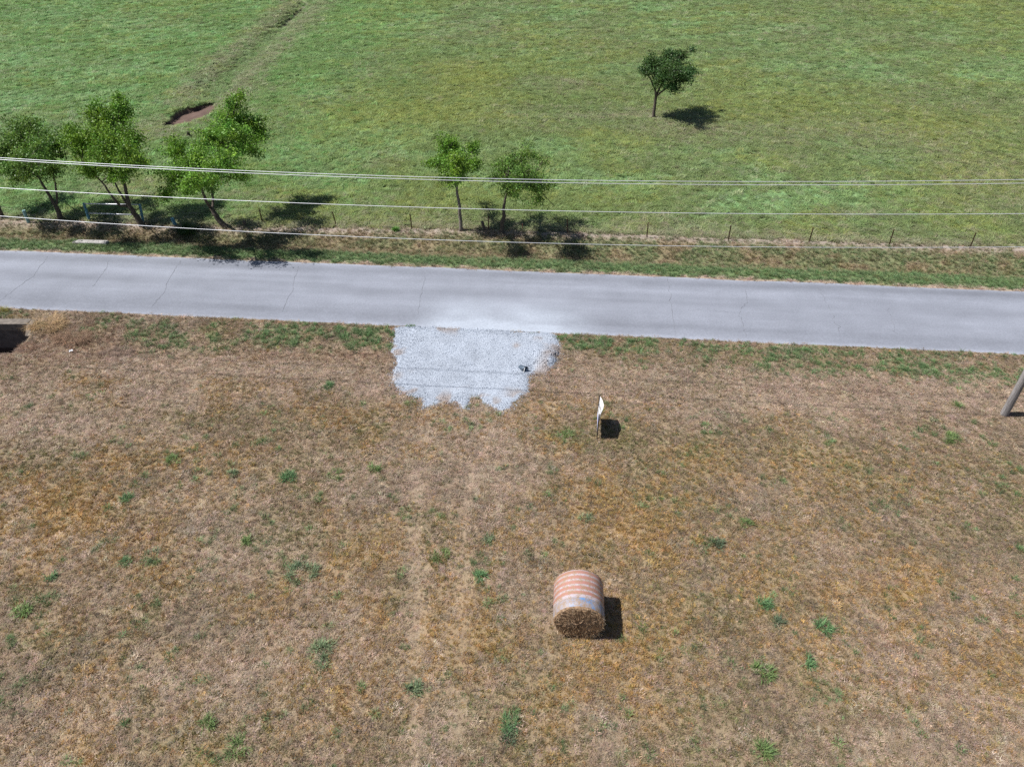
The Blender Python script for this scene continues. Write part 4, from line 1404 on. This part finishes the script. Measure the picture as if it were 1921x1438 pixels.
nrm = np.array([dS[1], -dS[0], 0]) / np.linalg.norm(dS)
for side in (0, 1):
    for j in range(nv + 1):
        for i in range(nu + 1):
            u, t = i / nu, j / nv
            bow = (0.13 * math.sin(math.pi * u) + 0.05) * t
            q = dS * (0.01 + 0.98 * u) + nrm * (bow - 0.022 + 0.004 * side)
            V_.append((q[0], q[1], 0.27 + 0.93 * t))
row = nu + 1
half = row * (nv + 1)
for j in range(nv):
    for i in range(nu):
        a = j * row + i
        F_.append((a, a + row, a + row + 1, a + 1))
        F_.append((half + a, half + a + 1, half + a + row + 1, half + a + row))
rim = [(j * row) for j in range(nv + 1)] + [nv * row + i for i in range(1, nu + 1)] + [j * row + nu for j in range(nv - 1, -1, -1)] + [i for i in range(nu - 1, 0, -1)]
for a, c in zip(rim, rim[1:] + rim[:1]):
    F_.append((a, half + a, half + c, c))
mesh_obj('panel', V_, F_, M['sign'], sign, smooth=True)
for q in (np.zeros(3), dS):
    V_, F_ = box(q[0] - 0.018, q[0] + 0.018, q[1] - 0.018, q[1] + 0.018, -0.25, 1.24)
    mesh_obj('post', V_, F_, M['darkmetal'], sign)

# ------------------------------------------------------------------ utility pole and overhead wires
PX, PY = gnd(1884, 777)[:2]
pz = hz(PX, PY)
pole = thing('utility_pole', 'grey weathered wooden utility pole at the right edge of the field', 'utility pole', (PX, PY, pz))
hs = np.concatenate([[-0.4, 0.0], np.linspace(0.4, 11.2, 24)])
V_, F_ = tube([(0.01 * math.sin(h * 1.3), 0.01 * math.cos(h), h) for h in hs], [0.148 - 0.0045 * max(h, 0) for h in hs], 20)
mesh_obj('shaft', V_, F_, M['pole'], pole, smooth=True)
WIRES = [('upper cable of the close top pair of overhead wires', 8.82, 0.00118, -5.5, 0.0092, 0.70), ('lower cable of the close top pair of overhead wires', 8.76, 0.00118, -4.8, 0.0092, 0.62),
         ('single middle overhead wire crossing above the fence trees', 8.17, 0.00108, -5.5, 0.0095, -0.42), ('lowest overhead wire passing in front of the tree trunks', 6.95, 0.00128, -4.0, 0.0085, -0.42)]
for lab, z0, a, xm, rad, dy in WIRES:
    zp = z0 + a * (PX - 0.0 - xm) ** 2
    yo = dy
    arm = tube([(0, 0.1 * np.sign(yo), zp - pz - 0.09), (0, yo, zp - pz - 0.09)], [0.03, 0.03], 6)
    V_, F_ = join([arm, tube([(0, yo, zp - pz - 0.09), (0, yo, zp - pz - 0.01), (0, yo, zp - pz + 0.03)], [0.045, 0.06, 0.03], 10)])
    mesh_obj('insulator', V_, F_, M['ceramic'], pole)
    P = []
    for xx in np.concatenate([np.linspace(-31, 19.55, 70), np.linspace(20.2, 70, 40)]):
        zz_ = z0 + a * (xx - xm) ** 2 if xx < PX else z0 + a * (2 * PX - xx - xm) ** 2
        if xx > 2 * PX - xm:
            zz_ = z0 + a * (xx - (2 * PX - xm)) ** 2
        P.append((xx, PY + dy - 0.0835 * (xx - PX), zz_))
    o = thing('power_line', lab, 'overhead wire', (PX, PY + dy, zp), 0, 'overhead wires')
    P = np.array(P) - np.array(o.location)
    V_, F_ = tube(P, [rad] * len(P), 8)
    mesh_obj('cable', V_, F_, M['aluminium'], o, smooth=True)

# ------------------------------------------------------------------ small things
q = gnd(986, 697)
pe = thing('pipe_end', 'dark crushed metal pipe end poking out of the gravel edge', 'pipe', (q[0], q[1], float(apron_z(q[:1], q[1:2])[0][0]) - 0.02), math.radians(35))
V_, F_ = [], []
for i, (yy_, r_, zc) in enumerate(((0.0, 0.13, 0.10), (0.16, 0.125, 0.07), (0.40, 0.12, 0.0))):
    for k in range(14):
        a = math.pi * (-0.05 + 1.1 * k / 13)
        V_.append((r_ * math.cos(a) * (1.0 if i else 1.1), yy_, zc + r_ * math.sin(a) * (1.25 if i == 0 else 1.0)))
for i in range(2):
    for k in range(13):
        F_.append((i * 14 + k, i * 14 + k + 1, (i + 1) * 14 + k + 1, (i + 1) * 14 + k))
kk = len(V_)
V_ += [(x_ * 0.9, y_ + 0.004, z_ * 0.93) for x_, y_, z_ in V_]
F_ += [tuple(i + kk for i in f_)[::-1] for f_ in F_]
F_ += [(k, k + kk, k + 1 + kk, k + 1) for k in range(13)]
mesh_obj('shell', V_, F_, M['bluemetal'], pe, smooth=True)
V_, F_ = tube([(-0.05, -0.01, 0.24), (-0.15, -0.06, 0.06)], [0.018, 0.012], 6)
mesh_obj('bright_rim', V_, F_, M['white'], pe)

q = gnd(133, 659)
lit = thing('litter_scrap', 'crumpled white scrap of litter in the brown weeds by the culvert', 'litter', (q[0], q[1], hz(q[0], q[1]) + 0.10), 0.4)
V_ = [(-0.14, -0.08, 0.0), (0.02, -0.11, 0.06), (0.16, -0.02, 0.01), (-0.10, 0.05, 0.08), (0.04, 0.02, 0.03), (0.15, 0.09, 0.07), (-0.05, 0.12, 0.02), (0.06, 0.13, 0.05)]
F_ = [(0, 1, 4, 3), (1, 2, 5, 4), (3, 4, 7, 6), (4, 5, 7)]
V_ += [(x_, y_, z_ - 0.012) for x_, y_, z_ in V_]
F_ += [tuple(i + 8 for i in f_)[::-1] for f_ in F_]
V_ = [(a_ * 0.55, b_ * 0.55, c_ * 0.8) for a_, b_, c_ in V_]
mesh_obj('sheet', V_, F_, M['white'], lit)


# ------------------------------------------------------------------ weed clumps one can pick out
def weed(name, label, px, py, rpx, colr, seed, density=1.0, hgt=0.28, group=None, cat='weed', flat=0.0, ring=0.0, dry=False, asp=1.0):
    rg = np.random.default_rng(seed)
    c = gnd(px, py)
    R = abs(gnd(px + rpx, py)[0] - c[0]) * 0.92
    n_ = int(330 * density * max(R, 0.18) ** 1.3 / 0.25)
    z0 = hz(c[0], c[1])
    V, F, A = [], [], []
    ncl = max(3, int(14 * R / 0.4))
    cl = []
    for i in range(ncl):
        a = rg.uniform(0, 6.283)
        r = R * (ring + (1 - ring) * math.sqrt(rg.random()))
        cl.append((r * math.cos(a) * 0.85, r * math.sin(a) * 0.85 * asp, rg.lognormal(0, 0.2)))
    for i in range(n_):
        cx, cy, tone = cl[rg.integers(ncl)]
        bx_, by_ = cx + rg.normal(0, 0.05), cy + rg.normal(0, 0.05)
        hd = math.atan2(by_, bx_) + rg.normal(0, 1.0) if rg.random() < 0.6 else rg.uniform(0, 6.283)
        el = math.radians(rg.uniform(12 if flat else 25, 45 if flat else 85))
        L = hgt * rg.uniform(0.5, 1.2)
        ww = rg.uniform(0.010, 0.018) if not dry else rg.uniform(0.006, 0.012)
        sx_, sy_ = -math.sin(hd) * ww / 2, math.cos(hd) * ww / 2
        k = len(V)
        zz_ = hz_fast(c[0] + bx_, c[1] + by_, z0) - z0
        p0 = np.array([bx_, by_, zz_ - 0.01])
        for s_ in range(2):
            V += [(p0[0] - sx_, p0[1] - sy_, p0[2]), (p0[0] + sx_, p0[1] + sy_, p0[2])]
            e_ = el - 0.55 * s_
            p0 = p0 + L / 2 * np.array([math.cos(hd) * math.cos(e_), math.sin(hd) * math.cos(e_), math.sin(e_)])
        V.append(tuple(p0))
        F += [(k, k + 1, k + 3, k + 2), (k + 2, k + 3, k + 4)]
        g_ = tone * rg.lognormal(0, 0.2)
        A += [tuple(np.clip(np.array(colr) * g_ * np.array([1 + rg.normal(0, 0.06), 1, 1 + rg.normal(0, 0.06)]), 0.01, 0.7))] * 5
    root = thing(name, label, cat, (c[0], c[1], z0), 0, group)
    mesh_obj('blades', V, F, M['plant'], root, attrs={'col': A, 'var': np.ones((len(V), 3))})
    return root


def hz_fast(x_, y_, z0):
    return z0


BG, OG, GG, DG = (0.130, 0.235, 0.100), (0.165, 0.240, 0.085), (0.190, 0.250, 0.135), (0.115, 0.155, 0.090)
WG = 'green weed clumps in the dry field'
WEEDS = [
    ('bright blue green weed clump alone in the left middle of the dry field', 543, 897, 13, BG, 1.5, .30, 0),
    ('widest pale green weed clump, a ragged ring left of the hay bale', 567, 1076, 31, GG, .9, .28, .45),
    ('large grey green weed clump below the widest ragged ring of weeds', 610, 1216, 24, GG, 1.0, .28, 0),
    ('small grey green weed tuft just below the large grey green clump', 607, 1246, 14, GG, .8, .22, 0),
    ('compact bright green weed clump right of the hay bale', 1431, 1130, 13, BG, 1.5, .26, 0),
    ('tall grass green weed clump below and right of the hay bale', 1433, 1261, 19, OG, 1.1, .30, 0),
    ('blue green weed clump to the right of the compact one by the bale', 1545, 1179, 16, BG, 1.0, .30, 0),
    ('dark grey green weed patch just below the compact clump right of the bale', 1460, 1170, 15, DG, 1.0, .2, 0),
    ('bright green weed clump at the bottom edge right of the bale', 1432, 1411, 17, OG, 1.2, .3, 0),
    ('green weed clump at the bottom below and left of the bale', 960, 1358, 17, BG, 1.0, .28, 0),
    ('grey green weed skirt beside the bottom clump left of the bale', 956, 1383, 20, DG, .9, .22, 0),
    ('fresh green weed tuft below left of the gravel entrance', 703, 878, 13, OG, 1.0, .24, 0),
    ('olive weed patch left of the fresh green tuft below the gravel', 630, 893, 17, OG, .7, .2, .2),
    ('round dark green weed clump in the pale track left of the bale', 903, 1083, 12, BG, 1.3, .24, 0),
    ('green weed clump up the track above the round dark one', 918, 1013, 10, GG, 1.2, .24, 0),
    ('broken olive green weed patch on the track left of the small green clump', 826, 1044, 18, OG, .7, .22, .3),
    ('grey green weed clump in the bottom left of centre', 776, 1293, 17, GG, 1.0, .27, 0),
    ('small dark green weed knot in the far left of the dry field', 238, 936, 10, BG, 1.3, .22, 0),
    ('grey green weed patch in the left field, right one of two side by side', 286, 1044, 17, GG, .7, .22, 0),
    ('green weed patch in the left field, left one of two side by side', 237, 1055, 13, BG, .8, .22, 0),
    ('tiny upright green weed left of the widest ragged ring', 463, 1017, 8, OG, 1.2, .24, 0),
    ('dark blue green weed clump in the right field above the compact one', 1344, 1020, 14, DG, 1.2, .24, 0),
    ('bright green weed clump in the field below the utility pole', 1784, 824, 17, OG, 1.2, .28, 0),
    ('low bright green weed streak in the right field above the dark clump', 1400, 984, 13, OG, 1.1, .2, 0),
    ('rounded dark green weed left of the gravel near the lane', 616, 726, 9, BG, 1.4, .26, 0),
    ('yellow green weed clump at the left edge near the bottom', 42, 1148, 17, OG, 1.0, .27, 0),
    ('small green weed clump above the yellow green one at the left', 95, 1083, 11, BG, 1.0, .22, 0),
    ('green weed clump in the upper left of the dry field', 326, 865, 16, OG, .9, .24, 0),
    ('grey green weed clump left of the bright blue green one', 435, 891, 11, GG, 1.0, .24, 0),
    ('faint green weed clump just left of the white sign', 1066, 816, 13, OG, .9, .2, 0),
    ('green weed tuft left of the utility pole foot', 1798, 760, 10, OG, 1.0, .24, 0),
    ('upright green weed in the lower right field', 1512, 1242, 11, BG, 1.0, .26, .3),
    ('green weed clump in the lowest left of the field', 390, 1358, 15, OG, 1.0, .25, 0),
    ('olive green weed patch right of the lowest left clump', 447, 1402, 22, OG, .7, .25, .2),
    ('small green weed tuft right of the bale and above the pale track', 1098, 972, 10, GG, 1.0, .22, 0),
    ('green weed tuft at the fence foot left of the straight young tree', 742, 433, 5, (0.12, 0.27, 0.05), 2.0, .3, 0),
]
for i, (lab, px, py, rp, colr, dn, hg, rn) in enumerate(WEEDS):
    weed('weed_clump', lab, px, py, rp, colr, 500 + i, dn, hg, WG if i < 35 else None, ring=rn)
DRYW = 'dry weeds by the culvert'
weed('dry_weed', 'straw yellow dry weed thicket against the culvert wing wall', 92, 610, 36, (0.345, 0.235, 0.125), 601, 1.0, .60, DRYW, dry=True, flat=1, asp=.9)
weed('dry_weed', 'dark reddish brown dead weeds right of the straw yellow thicket', 138, 632, 44, (0.27, 0.175, 0.115), 602, 1.0, .50, DRYW, dry=True, flat=1, asp=.6)
weed('dry_weed', 'greyish brown dead weeds farthest right of the culvert', 218, 658, 36, (0.26, 0.185, 0.145), 603, .8, .40, DRYW, dry=True, flat=1, asp=.5)
weed('dry_weed', 'rusty brown weeds on the culvert bank below the wing wall', 50, 648, 24, (0.27, 0.165, 0.11), 604, .9, .36, DRYW, dry=True, flat=1, asp=.6)
weed('dry_weed', 'yellow green weed tuft on top of the culvert slab at the left edge', 4, 588, 12, (0.26, 0.24, 0.07), 605, 1.0, .35, DRYW, dry=True)
weed('leafy_bush', 'low dark bush in the shade between the brace and the bright tree', 352, 434, 20, (0.055, 0.10, 0.03), 606, 1.3, .55, None, cat='bush')
# grass tufts creeping over the seam between lane and gravel
for i, (lab, px, py, rp) in enumerate((('green grass tuft on the lane edge at the left corner of the gravel', 770, 613, 9), ('green grass tuft in the gravel seam left of its middle', 854, 620, 9),
                                      ('small green grass tuft in the gravel seam at its middle', 876, 623, 5), ('green grass tuft in the gravel seam right of its middle', 971, 629, 7),
                                      ('green grass tuft in the gravel seam near its right end', 997, 628, 8), ('broad green tuft on the right corner of the gravel by the lane', 1047, 634, 13),
                                      ('dark green sprig growing through the heaped gravel', 1023, 673, 4))):
    weed('grass_sprig', lab, px, py, rp, (0.10, 0.20, 0.05), 700 + i, 1.2, .13, 'green tufts in the gravel seam', cat='grass tuft', asp=.35)
